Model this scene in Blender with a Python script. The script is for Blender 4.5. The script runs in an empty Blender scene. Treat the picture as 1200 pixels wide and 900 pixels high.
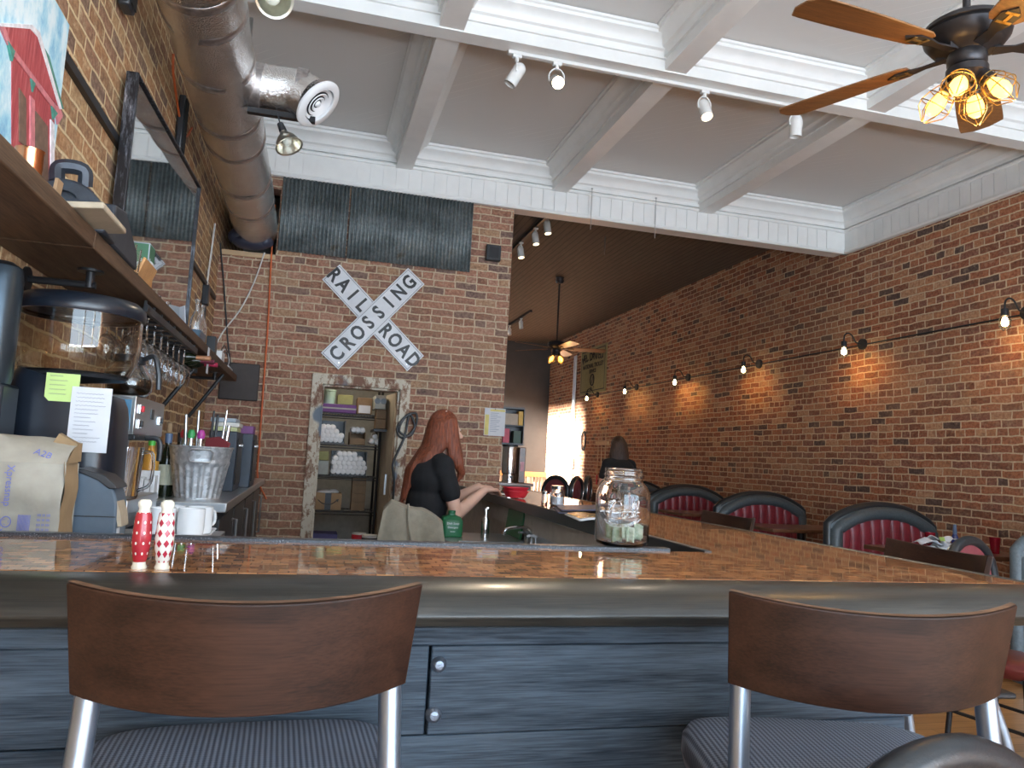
import bpy, bmesh, math, random
from mathutils import Vector, Matrix
import numpy as np
random.seed(7)
PI = math.pi
SC = bpy.context.scene
COL = SC.collection

# ------------------------------------------------------------------ camera
CAM_POS = Vector((0, 0, 1.30))
F_PX, PITCH, YAW, ROLL = 894.33, 0.0994952, 0.254085, 0.0530335
def cam_axes():
    cy, sy, cp, sp = math.cos(YAW), math.sin(YAW), math.cos(PITCH), math.sin(PITCH)
    f = Vector((sy*cp, cy*cp, sp)); r = Vector((cy, -sy, 0)); u = r.cross(f)
    c, s = math.cos(ROLL), math.sin(ROLL)
    return c*r + s*u, -s*r + c*u, f
RT, UP, FW = cam_axes()
cd = bpy.data.cameras.new('camera'); cd.sensor_width = 36; cd.lens = F_PX/1200*36
cd.clip_start = 0.02; cd.clip_end = 200
cam = bpy.data.objects.new('camera', cd); COL.objects.link(cam)
m = Matrix.Identity(4)
for i in range(3):
    m[i][0], m[i][1], m[i][2], m[i][3] = RT[i], UP[i], -FW[i], CAM_POS[i]
cam.matrix_world = m
SC.camera = cam
def at(x, y, X=None, Y=None, Z=None):
    """the place in the room seen at a photo pixel, on a plane of known depth"""
    d = RT*((x-600)/F_PX) - UP*((y-450)/F_PX) + FW
    t = X/d.x if X is not None else Y/d.y if Y is not None else (Z-CAM_POS.z)/d.z
    return CAM_POS + d*t

# ------------------------------------------------------------------ exposure, world, lights
vs = SC.view_settings
vs.view_transform = 'Standard'; vs.look = 'None'; vs.gamma = 1.0; vs.use_curve_mapping = False
vs.exposure = 0.66
w = bpy.data.worlds.new('world'); SC.world = w; w.use_nodes = True
bg = w.node_tree.nodes['Background']; bg.inputs[0].default_value = (0.62, 0.78, 1.0, 1); bg.inputs[1].default_value = 0.9
def area(name, loc, rot, sx, sy, power, col, spread=PI):
    l = bpy.data.lights.new(name, 'AREA'); l.shape = 'RECTANGLE'; l.size = sx; l.size_y = sy
    l.energy = power; l.color = col; l.spread = spread
    o = bpy.data.objects.new(name, l); COL.objects.link(o); o.location = loc; o.rotation_euler = rot
    return o
# daylight through the street front behind the viewer, and through the rear side opening
area('street_daylight', (2.4, -2.75, 1.95), (PI/2, 0, 0), 6.2, 2.9, 270, (0.66, 0.83, 1.0))
area('ceiling_fill', (2.4, -3.5, 0.12), (math.radians(150), 0, 0), 6.4, 1.6, 500, (0.84, 0.92, 1.0))  # unseen fill added low outside, aimed up to brighten the ceiling
area('rear_daylight', (-1.15, 14.0, 2.6), (0, -PI/2, 0), 1.6, 5.0, 150, (0.95, 0.95, 1.0))
sl = bpy.data.lights.new('sun', 'SUN'); sl.energy = 70; sl.color = (1.0, 0.94, 0.84); sl.angle = math.radians(7)
sun = bpy.data.objects.new('sun', sl); COL.objects.link(sun)
sun.rotation_euler = Vector((1.0, 0.10, -0.27)).to_track_quat('-Z', 'Y').to_euler()
def point(name, loc, power, col, r=0.03):
    l = bpy.data.lights.new(name, 'POINT'); l.energy = power; l.color = col; l.shadow_soft_size = r
    o = bpy.data.objects.new(name, l); COL.objects.link(o); o.location = loc; return o
def spot(name, loc, target, power, col, ang=60, blend=.6, r=.03):
    l = bpy.data.lights.new(name, 'SPOT'); l.energy = power; l.color = col; l.shadow_soft_size = r
    l.spot_size = math.radians(ang); l.spot_blend = blend
    o = bpy.data.objects.new(name, l); COL.objects.link(o); o.location = loc
    o.rotation_euler = (Vector(target)-Vector(loc)).to_track_quat('-Z', 'Y').to_euler(); return o

# ------------------------------------------------------------------ materials
class NT:
    def __init__(s, name):
        s.m = bpy.data.materials.new(name); s.m.use_nodes = True; s.t = s.m.node_tree
        s.b = s.t.nodes['Principled BSDF']
    def n(s, typ, **kw):
        x = s.t.nodes.new(typ)
        for k, v in kw.items(): setattr(x, k, v)
        return x
    def l(s, a, b): s.t.links.new(a, b)
    def coord(s, kind='Object'): return s.n('ShaderNodeTexCoord').outputs[kind]
    def math(s, op, a, b=None, c=None):
        x = s.n('ShaderNodeMath', operation=op)
        for i, v in enumerate((a, b, c)):
            if v is None: continue
            if isinstance(v, (int, float)): x.inputs[i].default_value = v
            else: s.l(v, x.inputs[i])
        return x.outputs[0]
    def mapping(s, v, scale=(1, 1, 1), rot=(0, 0, 0), loc=(0, 0, 0)):
        x = s.n('ShaderNodeMapping'); x.inputs['Scale'].default_value = scale
        x.inputs['Rotation'].default_value = rot; x.inputs['Location'].default_value = loc
        s.l(v, x.inputs['Vector']); return x.outputs[0]
    def noise(s, v, scale=5, detail=4, rough=.6):
        x = s.n('ShaderNodeTexNoise'); x.inputs['Scale'].default_value = scale
        x.inputs['Detail'].default_value = detail; x.inputs['Roughness'].default_value = rough
        s.l(v, x.inputs['Vector']); return x.outputs['Fac']
    def ramp(s, fac, stops, interp='LINEAR'):
        x = s.n('ShaderNodeValToRGB'); x.color_ramp.interpolation = interp
        e = x.color_ramp.elements
        while len(e) < len(stops): e.new(0.5)
        for i, (p, c) in enumerate(stops):
            e[i].position = p; e[i].color = (*c, 1)
        s.l(fac, x.inputs[0]); return x.outputs[0]
    def mix(s, fac, a, b, blend='MIX'):
        x = s.n('ShaderNodeMix', data_type='RGBA', blend_type=blend)
        for i, v in ((0, fac), (6, a), (7, b)):
            if isinstance(v, (int, float)): x.inputs[i].default_value = v
            elif isinstance(v, tuple): x.inputs[i].default_value = (*v, 1)
            else: s.l(v, x.inputs[i])
        return x.outputs[2]
    def bump(s, h, strength=.3, dist=.01):
        x = s.n('ShaderNodeBump'); x.inputs['Strength'].default_value = strength
        x.inputs['Distance'].default_value = dist; s.l(h, x.inputs['Height'])
        s.l(x.outputs[0], s.b.inputs['Normal'])
    def base(s, c):
        if isinstance(c, tuple): s.b.inputs['Base Color'].default_value = (*c, 1)
        else: s.l(c, s.b.inputs['Base Color'])
    def set(s, rough=.5, metal=0., **kw):
        s.b.inputs['Roughness'].default_value = rough; s.b.inputs['Metallic'].default_value = metal
        for k, v in kw.items(): s.b.inputs[k.replace('_', ' ')].default_value = v
        return s.m
MATS = {}
def mat(name, col, rough=.5, metal=0., var=.12, scale=14, bump=0., **kw):
    """plain painted, moulded or metal surface with a slight uneven tone"""
    if name in MATS: return MATS[name]
    t = NT(name); v = t.coord()
    f = t.noise(v, scale, 4)
    t.base(t.ramp(f, [(.3, tuple(c*(1-var) for c in col)), (.7, tuple(min(1, c*(1+var)) for c in col))]))
    if bump: t.bump(t.noise(v, scale*4, 3), bump, .004)
    MATS[name] = t.set(rough, metal, **kw); return MATS[name]
def wood(name, c1, c2, axis=0, scale=1., rough=.4, bump=.1, coat=0., grain=14, spec=.5):
    if name in MATS: return MATS[name]
    t = NT(name); v = t.coord()
    s = [grain*scale]*3; s[axis] = 1.1*scale
    mv = t.mapping(v, tuple(s))
    n1 = t.noise(mv, 1.6, 6, .65)
    wv = t.n('ShaderNodeTexNoise'); wv.inputs['Scale'].default_value = 5; wv.inputs['Detail'].default_value = 5
    s2 = [60*scale]*3; s2[axis] = 2.2*scale
    t.l(t.mapping(v, tuple(s2)), wv.inputs['Vector'])
    f = t.math('MULTIPLY_ADD', wv.outputs['Fac'], .45, t.math('MULTIPLY', n1, .62))
    t.base(t.ramp(f, [(.38, c1), (.66, c2)]))
    t.bump(f, bump, .003)
    MATS[name] = t.set(rough, 0, Coat_Weight=coat, Coat_Roughness=.12, Specular_IOR_Level=spec); return MATS[name]
def emis(name, col, strength):
    if name in MATS: return MATS[name]
    t = NT(name); t.base(col); t.b.inputs['Emission Color'].default_value = (*col, 1)
    t.b.inputs['Emission Strength'].default_value = strength
    MATS[name] = t.set(.4); return MATS[name]
def glass(name, col=(1, 1, 1), rough=0., ior=1.45):
    if name in MATS: return MATS[name]
    t = NT(name); t.base(col)
    MATS[name] = t.set(rough, 0, Transmission_Weight=1.0, IOR=ior); return MATS[name]
def brick(name, plane, palette, mortar, smear=.35, seed=0., dirt=(.5, .42, .34)):
    """old hand-laid brick: uneven courses, mixed bricks, smeared mortar"""
    t = NT(name); v = t.coord()
    sep = t.n('ShaderNodeSeparateXYZ'); t.l(v, sep.inputs[0])
    cb = t.n('ShaderNodeCombineXYZ'); t.l(sep.outputs['Y' if plane == 'yz' else 'X'], cb.inputs[0]); t.l(sep.outputs['Z'], cb.inputs[1])
    cb.inputs[2].default_value = seed
    dn = t.n('ShaderNodeTexNoise'); dn.inputs['Scale'].default_value = 7; dn.inputs['Detail'].default_value = 3
    t.l(cb.outputs[0], dn.inputs['Vector'])
    sub = t.n('ShaderNodeVectorMath', operation='SUBTRACT'); t.l(dn.outputs['Color'], sub.inputs[0]); sub.inputs[1].default_value = (.5, .5, .5)
    sc = t.n('ShaderNodeVectorMath', operation='SCALE'); t.l(sub.outputs[0], sc.inputs[0]); sc.inputs['Scale'].default_value = .03
    ad = t.n('ShaderNodeVectorMath', operation='ADD'); t.l(cb.outputs[0], ad.inputs[0]); t.l(sc.outputs[0], ad.inputs[1])
    bt = t.n('ShaderNodeTexBrick'); t.l(ad.outputs[0], bt.inputs['Vector'])
    bt.offset = .5; bt.squash = .52; bt.squash_frequency = 6
    bt.inputs['Color1'].default_value = (0, 0, 0, 1); bt.inputs['Color2'].default_value = (1, 1, 1, 1); bt.inputs['Mortar'].default_value = (.5, .5, .5, 1)
    for k, val in (('Scale', 1), ('Mortar Size', .0085), ('Mortar Smooth', .55), ('Bias', 0), ('Brick Width', .212), ('Row Height', .072)):
        bt.inputs[k].default_value = val
    br = t.ramp(bt.outputs['Color'], palette, 'CONSTANT')
    n2 = t.noise(cb.outputs[0], 38, 5, .7)
    br = t.mix(.9, br, t.ramp(n2, [(.28, (.06, .06, .06)), (.72, (.98, .93, .86))]), 'SOFT_LIGHT')
    n3 = t.noise(cb.outputs[0], 4.5, 5, .7)
    br = t.mix(t.math('MULTIPLY', t.ramp(n3, [(.5, (0, 0, 0)), (.7, (1, 1, 1))]), .45), br, (.075, .05, .042))
    patch = t.noise(cb.outputs[0], 1.1, 4, .6)
    br = t.mix(t.math('MULTIPLY', t.ramp(patch, [(.45, (0, 0, 0)), (.7, (1, 1, 1))]), .35), br, dirt)
    sm = t.noise(cb.outputs[0], 16, 6, .75)
    smf = t.math('MULTIPLY', t.ramp(sm, [(.52, (0, 0, 0)), (.72, (1, 1, 1))]), smear)
    fac = t.math('MAXIMUM', bt.outputs['Fac'], smf)
    mo = t.mix(.6, mortar, t.ramp(n2, [(.3, (.3, .26, .22)), (.7, (1, .95, .85))]), 'SOFT_LIGHT')
    t.base(t.mix(fac, br, mo))
    h = t.math('ADD', t.math('MULTIPLY', bt.outputs['Fac'], -1.0), t.math('MULTIPLY', n2, .5))
    t.bump(h, .7, .009)
    return t.set(.88)

PAL_R = [(0, (.22, .085, .047)), (.18, (.37, .138, .070)), (.38, (.30, .110, .060)), (.54, (.42, .19, .10)), (.70, (.25, .106, .07)), (.84, (.10, .062, .053)), (.91, (.47, .26, .155))]
PAL_B = [(0, (.25, .12, .08)), (.2, (.35, .175, .12)), (.45, (.29, .145, .105)), (.62, (.39, .215, .155)), (.78, (.19, .12, .10)), (.88, (.37, .225, .14))]
PAL_L = [(0, (.34, .185, .095)), (.25, (.44, .23, .11)), (.5, (.31, .165, .10)), (.7, (.50, .31, .16)), (.85, (.23, .14, .10))]
M = {}
M['brick_right'] = brick('brick_right', 'yz', PAL_R, (.58, .45, .31), .42, 0, (.34, .20, .12))
M['brick_back'] = brick('brick_back', 'xz', PAL_B, (.50, .40, .29), .5, 3, (.36, .22, .15))
M['brick_left'] = brick('brick_left', 'yz', PAL_L, (.72, .55, .33), .85, 7, (.5, .34, .18))
M['white_paint'] = mat('white_paint', (.80, .80, .78), .45, var=.04, scale=5)
M['rim_vinyl'] = mat('rim_vinyl', (.062, .080, .090), .42, var=.2, scale=50, bump=.2)
M['ceiling_paint'] = mat('ceiling_paint', (.74, .71, .67), .6, var=.05, scale=3)
M['dark_wall'] = mat('dark_wall', (.052, .054, .056), .8, var=.15, scale=2)
M['store_wall'] = mat('store_wall', (.42, .43, .40), .8)
M['black_metal'] = mat('black_metal', (.018, .018, .02), .42, .3)
M['black_plastic'] = mat('black_plastic', (.022, .024, .028), .35)
M['chrome'] = mat('chrome', (.72, .74, .76), .16, 1., var=.03)
M['silver_tube'] = mat('silver_tube', (.30, .35, .42), .36, .9, var=.04)
M['steel'] = mat('steel', (.55, .56, .57), .3, .95, var=.06, scale=6)
M['galvanised'] = None
M['black_vinyl'] = mat('black_vinyl', (.014, .018, .022), .3, var=.15, scale=40, bump=.15)
M['grey_vinyl'] = mat('grey_vinyl', (.105, .135, .155), .5, var=.18, scale=60, bump=.2)
M['red_vinyl'] = mat('red_vinyl', (.20, .022, .034), .36, var=.12, scale=20)
M['pink_vinyl'] = mat('pink_vinyl', (.19, .042, .052), .45, var=.1, scale=20)
M['seat_red'] = mat('seat_red', (.10, .014, .012), .28, var=.15)
M['white_ceramic'] = mat('white_ceramic', (.82, .83, .84), .2, var=.02)
M['cardboard'] = mat('cardboard', (.34, .22, .12), .85, var=.1)
M['paper'] = mat('paper', (.62, .63, .66), .8, var=.03)
M['clear_glass'] = glass('clear_glass', (.98, .99, 1))
M['foam'] = mat('foam', (.82, .82, .82), .7, var=.03)
M['skin'] = mat('skin', (.66, .40, .30), .5, var=.06, scale=8)
M['black_cloth'] = mat('black_cloth', (.009, .009, .011), .9, var=.2, scale=30, bump=.2)
M['denim'] = mat('denim', (.05, .06, .09), .9)
M['red_plastic'] = mat('red_plastic', (.62, .03, .05), .35, var=.05)
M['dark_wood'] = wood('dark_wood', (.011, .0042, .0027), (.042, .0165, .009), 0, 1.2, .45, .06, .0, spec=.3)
M['tan_wood'] = wood('tan_wood', (.05, .022, .012), (.20, .11, .065), 0, 1.5, .5, .05, .0, spec=.3)
M['shelf_wood'] = wood('shelf_wood', (.042, .023, .013), (.135, .078, .045), 1, 1, .6, .15, spec=.3)
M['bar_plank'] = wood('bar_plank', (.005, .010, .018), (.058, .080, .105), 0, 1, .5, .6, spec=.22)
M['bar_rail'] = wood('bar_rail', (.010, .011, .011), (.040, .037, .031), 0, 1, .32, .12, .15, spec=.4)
M['table_wood'] = wood('table_wood', (.07, .028, .014), (.16, .07, .035), 1, 1, .3, .06, .3)
M['raw_wood'] = wood('raw_wood', (.45, .30, .16), (.62, .44, .26), 0, 1, .6)
M['orange_wood'] = wood('orange_wood', (.42, .20, .07), (.62, .33, .13), 0, 1, .45)
M['fan_wood'] = wood('fan_wood', (.10, .045, .016), (.26, .12, .042), 0, 2.2, .4, .05, .1)

# ------------------------------------------------------------------ geometry helpers
class MB:
    def __init__(s): s.bm = bmesh.new(); s.mi = 0
    def _add(s, ret, mtx):
        vs_ = ret['verts']; bmesh.ops.transform(s.bm, matrix=mtx, verts=vs_)
        if s.mi:
            fs = set(f for v in vs_ for f in v.link_faces)
            for f in fs: f.material_index = s.mi
        return vs_
    def box(s, c, d, rot=(0, 0, 0)):
        from mathutils import Euler
        r = bmesh.ops.create_cube(s.bm, size=1)
        s._add(r, Matrix.Translation(c) @ Euler(rot).to_matrix().to_4x4() @ Matrix.Diagonal((*d, 1))); return s
    def bx(s, x0, x1, y0, y1, z0, z1):
        return s.box(((x0+x1)/2, (y0+y1)/2, (z0+z1)/2), (x1-x0, y1-y0, z1-z0))
    def cyl(s, a, b, r0, r1=None, seg=20, caps=True):
        a, b = Vector(a), Vector(b); d = b-a
        r = bmesh.ops.create_cone(s.bm, cap_ends=caps, segments=seg, radius1=r0, radius2=r0 if r1 is None else r1, depth=d.length)
        s._add(r, Matrix.Translation((a+b)/2) @ d.to_track_quat('Z', 'Y').to_matrix().to_4x4()); return s
    def ball(s, c, r, seg=20, rot=None):
        if not isinstance(r, (tuple, list)): r = (r, r, r)
        q = bmesh.ops.create_uvsphere(s.bm, u_segments=seg, v_segments=max(6, seg*2//3), radius=1)
        mt = Matrix.Translation(c)
        if rot:
            from mathutils import Euler
            mt = mt @ Euler(rot).to_matrix().to_4x4()
        s._add(q, mt @ Matrix.Diagonal((*r, 1))); return s
    def face(s, pts):
        f = s.bm.faces.new([s.bm.verts.new(p) for p in pts]); f.material_index = s.mi; return s
    def lathe(s, prof, seg=28, mtx=None):
        """prof: (radius, height) pairs turned around z"""
        rings = []; mtx = mtx or Matrix.Identity(4)
        for r, z in prof:
            if r < 1e-6: rings.append([s.bm.verts.new(mtx @ Vector((0, 0, z)))])
            else: rings.append([s.bm.verts.new(mtx @ Vector((r*math.cos(2*PI*k/seg), r*math.sin(2*PI*k/seg), z))) for k in range(seg)])
        for a, b in zip(rings, rings[1:]):
            for k in range(seg):
                j = (k+1) % seg
                if len(a) == 1 and len(b) == 1: continue
                if len(a) == 1: q = [a[0], b[j], b[k]][::-1]
                elif len(b) == 1: q = [a[k], a[j], b[0]]
                else: q = [a[k], a[j], b[j], b[k]]
                f = s.bm.faces.new(q); f.material_index = s.mi
        return s
    def prism(s, poly, z0, z1, mtx=None):
        """closed outline (x, y) extruded from z0 to z1"""
        mtx = mtx or Matrix.Identity(4)
        a = [s.bm.verts.new(mtx @ Vector((x, y, z0))) for x, y in poly]
        b = [s.bm.verts.new(mtx @ Vector((x, y, z1))) for x, y in poly]
        n = len(poly)
        fs = [s.bm.faces.new(a[::-1]), s.bm.faces.new(b)]
        for i in range(n): fs.append(s.bm.faces.new([a[i], a[(i+1) % n], b[(i+1) % n], b[i]]))
        for f in fs: f.material_index = s.mi
        return s
    def sweep(s, prof, a, b, up=(0, 0, 1)):
        """closed profile of (side, up) points carried straight from a to b"""
        a, b, up = Vector(a), Vector(b), Vector(up); d = (b-a).normalized(); sd = d.cross(up).normalized()
        A = [s.bm.verts.new(a + sd*p + up*q) for p, q in prof]; B = [s.bm.verts.new(b + sd*p + up*q) for p, q in prof]
        n = len(prof); s.bm.faces.new(A); s.bm.faces.new(B[::-1])
        for i in range(n): s.bm.faces.new([A[i], B[i], B[(i+1) % n], A[(i+1) % n]])
        return s
    def tube(s, pts, r, seg=10, closed=False):
        pts = [Vector(p) for p in pts]; n = len(pts); rings = []
        rr = r if isinstance(r, (list, tuple)) else [r]*n
        nrm = None
        for i, p in enumerate(pts):
            if closed: t = (pts[(i+1) % n]-pts[i-1])
            else: t = pts[min(i+1, n-1)]-pts[max(i-1, 0)]
            t.normalize()
            if nrm is None:
                nrm = t.orthogonal().normalized()
            nrm = (nrm - t*nrm.dot(t)).normalized(); bn = t.cross(nrm)
            rings.append([s.bm.verts.new(p + (nrm*math.cos(2*PI*k/seg)+bn*math.sin(2*PI*k/seg))*rr[i]) for k in range(seg)])
        pairs = list(zip(rings, rings[1:])) + ([(rings[-1], rings[0])] if closed else [])
        for a, b in pairs:
            for k in range(seg):
                j = (k+1) % seg; f = s.bm.faces.new([a[k], a[j], b[j], b[k]]); f.material_index = s.mi
        if not closed:
            s.bm.faces.new(rings[0][::-1]).material_index = s.mi; s.bm.faces.new(rings[-1]).material_index = s.mi
        return s
    def grid(s, fn, nu, nv):
        """surface fn(u, v) -> point, u and v in 0..1"""
        g = [[s.bm.verts.new(fn(i/nu, j/nv)) for j in range(nv+1)] for i in range(nu+1)]
        for i in range(nu):
            for j in range(nv):
                f = s.bm.faces.new([g[i][j], g[i+1][j], g[i+1][j+1], g[i][j+1]]); f.material_index = s.mi
        return s
def smooth_curve(pts, n=8):
    """Catmull-Rom through the points"""
    pts = [Vector(p) for p in pts]; out = []
    P = [pts[0]*2-pts[1]] + pts + [pts[-1]*2-pts[-2]]
    for i in range(1, len(P)-2):
        for k in range(n):
            t = k/n; a, b, c, d = P[i-1:i+3]
            out.append(.5*((2*b)+(c-a)*t+(2*a-5*b+4*c-d)*t*t+(3*b-a-3*c+d)*t**3))
    out.append(pts[-1]); return out
def link(name, me, parent=None, loc=(0, 0, 0), rot=(0, 0, 0)):
    o = bpy.data.objects.new(name, me); COL.objects.link(o); o.location = loc; o.rotation_euler = rot
    if parent: o.parent = parent
    return o
def build(name, mb, mats, parent=None, loc=(0, 0, 0), rot=(0, 0, 0), bevel=0., smooth=35, sub=0, seg=2, weld=False, solid=0.):
    bmesh.ops.recalc_face_normals(mb.bm, faces=mb.bm.faces)
    me = bpy.data.meshes.new(name); mb.bm.to_mesh(me); mb.bm.free()
    for x in (mats if isinstance(mats, (list, tuple)) else [mats]): me.materials.append(M[x] if isinstance(x, str) else x)
    if smooth:
        me.polygons.foreach_set('use_smooth', [True]*len(me.polygons))
        me.set_sharp_from_angle(angle=math.radians(smooth))
    o = link(name, me, parent, loc, rot)
    if solid:
        q = o.modifiers.new('solid', 'SOLIDIFY'); q.thickness = solid; q.offset = 0
    if bevel:
        q = o.modifiers.new('bevel', 'BEVEL'); q.width = bevel; q.segments = seg; q.limit_method = 'ANGLE'; q.angle_limit = math.radians(40)
    if sub:
        q = o.modifiers.new('sub', 'SUBSURF'); q.levels = sub; q.render_levels = sub
    return o
def tag(o, label, cat, group=None):
    o['label'] = label; o['category'] = cat
    if group: o['group'] = group
    return o
def thing(name, label, cat, loc=(0, 0, 0), rotz=0., group=None):
    o = bpy.data.objects.new(name, None); COL.objects.link(o); o.empty_display_size = .1
    o.location = loc; o.rotation_euler = (0, 0, rotz); return tag(o, label, cat, group)
def struct(name, mb, mats, **kw):
    o = build(name, mb, mats, **kw); o['kind'] = 'structure'; return o
def dup(root, loc, rotz, label, group=None):
    r = root.copy(); COL.objects.link(r); r.location = loc; r.rotation_euler = (0, 0, rotz); r['label'] = label
    if group: r['group'] = group
    for ch in list(root.children):
        c = ch.copy(); COL.objects.link(c); c.parent = r
        for g in list(ch.children):
            d = g.copy(); COL.objects.link(d); d.parent = c
    return r
def text_mb(txt, size, depth=.001, bold=0., align='CENTER', spacing=1.):
    cu = bpy.data.curves.new('lettering', 'FONT'); cu.body = txt; cu.size = size; cu.extrude = depth; cu.offset = bold
    cu.align_x = align; cu.align_y = 'CENTER'; cu.space_character = spacing; cu.resolution_u = 3
    o = bpy.data.objects.new('lettering', cu); COL.objects.link(o)
    dg = bpy.context.evaluated_depsgraph_get(); dg.update()
    me = bpy.data.meshes.new_from_object(o.evaluated_get(dg))
    mb = MB(); mb.bm.from_mesh(me)
    bpy.data.objects.remove(o); bpy.data.curves.remove(cu); bpy.data.meshes.remove(me)
    return mb
def xf(mb, mtx):
    bmesh.ops.transform(mb.bm, matrix=mtx, verts=mb.bm.verts); return mb
def merge(dst, src, mi=None):
    me = bpy.data.meshes.new('tmp'); src.bm.to_mesh(me); src.bm.free(); n = len(dst.bm.faces)
    dst.bm.from_mesh(me); bpy.data.meshes.remove(me)
    if mi is not None:
        dst.bm.faces.ensure_lookup_table()
        for f in dst.bm.faces[n:]: f.material_index = mi
    return dst
def frame(origin, xdir, ydir):
    """matrix placing local x, y, z(out) at origin"""
    x = Vector(xdir).normalized(); y = Vector(ydir).normalized(); z = x.cross(y)
    mt = Matrix.Identity(4)
    for i in range(3): mt[i][0], mt[i][1], mt[i][2], mt[i][3] = x[i], y[i], z[i], origin[i]
    return mt
FRONT = lambda o: frame(o, (1, 0, 0), (0, 0, 1))          # writing that faces the viewer's side
WALL_R = lambda o: frame(o, (0, -1, 0), (0, 0, 1))        # writing on the right wall
ORD = ['first', 'second', 'third', 'fourth', 'fifth', 'sixth', 'seventh', 'eighth', 'ninth', 'tenth', 'eleventh', 'twelfth']
def blob(name, shapes, mats, parent=None, voxel=.008, smooth=4, loc=(0, 0, 0)):
    """one continuous skin grown around overlapping limbs: capsules (a, b, r0, r1) and ellipsoids (c, (rx, ry, rz)[, rot])"""
    mb = MB()
    for q in shapes:
        if len(q) == 4:
            mb.ball(q[0], q[2], 14); mb.ball(q[1], q[3], 14)
            if (Vector(q[0])-Vector(q[1])).length > 1e-4: mb.cyl(q[0], q[1], q[2], q[3], 14)
        else: mb.ball(q[0], q[1], 18, q[2] if len(q) > 2 else None)
    o = build('tmp_blob', mb, mats)
    a = o.modifiers.new('r', 'REMESH'); a.mode = 'VOXEL'; a.voxel_size = voxel; a.use_smooth_shade = True
    b = o.modifiers.new('s', 'SMOOTH'); b.iterations = smooth; b.factor = .5
    dg = bpy.context.evaluated_depsgraph_get(); dg.update()
    me = bpy.data.meshes.new_from_object(o.evaluated_get(dg)); old = o.data
    bpy.data.objects.remove(o); bpy.data.meshes.remove(old)
    me.name = name
    me.materials.clear()
    for x in (mats if isinstance(mats, (list, tuple)) else [mats]): me.materials.append(M[x] if isinstance(x, str) else x)
    me.polygons.foreach_set('use_smooth', [True]*len(me.polygons))
    return link(name, me, parent, loc)
# ================================================================== THE ROOM
XL, XR, YB, YR, YF = -0.93, 5.76, 7.33, 18.4, -2.6
XP = 1.83                                   # free end of the brick partition
# floor
t = NT('floor_wood'); v = t.coord(); bt = t.n('ShaderNodeTexBrick'); t.l(v, bt.inputs['Vector'])
for k, val in (('Scale', 1), ('Mortar Size', .0015), ('Mortar Smooth', .1), ('Bias', 0), ('Brick Width', 2.2), ('Row Height', .085)): bt.inputs[k].default_value = val
bt.inputs['Color1'].default_value = (0, 0, 0, 1); bt.inputs['Color2'].default_value = (1, 1, 1, 1); bt.inputs['Mortar'].default_value = (0, 0, 0, 1)
g = t.noise(t.mapping(v, (1.2, 26, 1)), 3, 6, .65)
f = t.math('MULTIPLY_ADD', bt.outputs['Color'], .25, g)
t.base(t.mix(bt.outputs['Fac'], t.ramp(f, [(.35, (.22, .10, .036)), (.8, (.46, .25, .10))]), (.05, .025, .01)))
M['floor_wood'] = t.set(.3, 0, Coat_Weight=.3)
struct('floor', MB().bx(XL-.2, XR+.2, YF-.3, YR+.2, -.12, 0), 'floor_wood')
# walls
mb = MB(); mb.bx(XL-.2, XL, YF, 15.3, 0, 4.6).bx(XL-.2, XL, 17.9, YR, 0, 4.6).bx(XL-.2, XL, 15.3, 17.9, 0, 2.55).bx(XL-.2, XL, 15.3, 17.9, 4.15, 4.6)
struct('wall_left', mb, 'brick_left')
struct('wall_right', MB().bx(XR, XR+.2, YF, YR, 0, 4.6), 'brick_right')
DX0, DX1, DZ = 0.075, 0.80, 1.915           # opening of the storeroom door
mb = MB()
mb.bx(XL, DX0, YB, YB+.2, 0, 3.06).bx(DX0, DX1, YB, YB+.2, DZ, 3.06).bx(DX1, XP, YB, YB+.2, 0, 3.06)
mb.bx(-.44, XP, YB, YB+.2, 3.06, 3.86).bx(XL, -.44, YB, YB+.2, 3.72, 3.86)
struct('wall_back', mb, 'brick_back')
struct('wall_header', MB().bx(XL, XR, YB+.005, YB+.2, 3.86, 4.6), 'white_paint')
struct('wall_rear', MB().bx(XL, XR, YR, YR+.15, 0, 4.6), 'dark_wall')
mb = MB(); mb.bx(XL-.2, XR+.2, YF-.15, YF, 0, .45).bx(XL-.2, XR+.2, YF-.15, YF, 3.45, 4.6)
for x0, x1 in ((XL-.2, -.75), (1.25, 1.42), (3.3, 3.47), (5.6, XR+.2)): mb.bx(x0, x1, YF-.15, YF, .45, 3.45)
struct('wall_front', mb, 'white_paint')
# storeroom behind the partition, and the black void the duct runs into
mb = MB(); mb.bx(XP-.12, XP, YB+.2, 9.5, 0, 4.3).bx(XL, XP, 9.4, 9.5, 0, 4.3)
struct('wall_storeroom', mb, 'store_wall')
struct('ceiling_storeroom', MB().bx(XL, XP-.12, YB+.2, 9.4, 2.45, 2.5), 'store_wall')
point('storeroom_bulb', (.35, 7.95, 2.3), 8, (1, .86, .68), .06)
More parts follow.
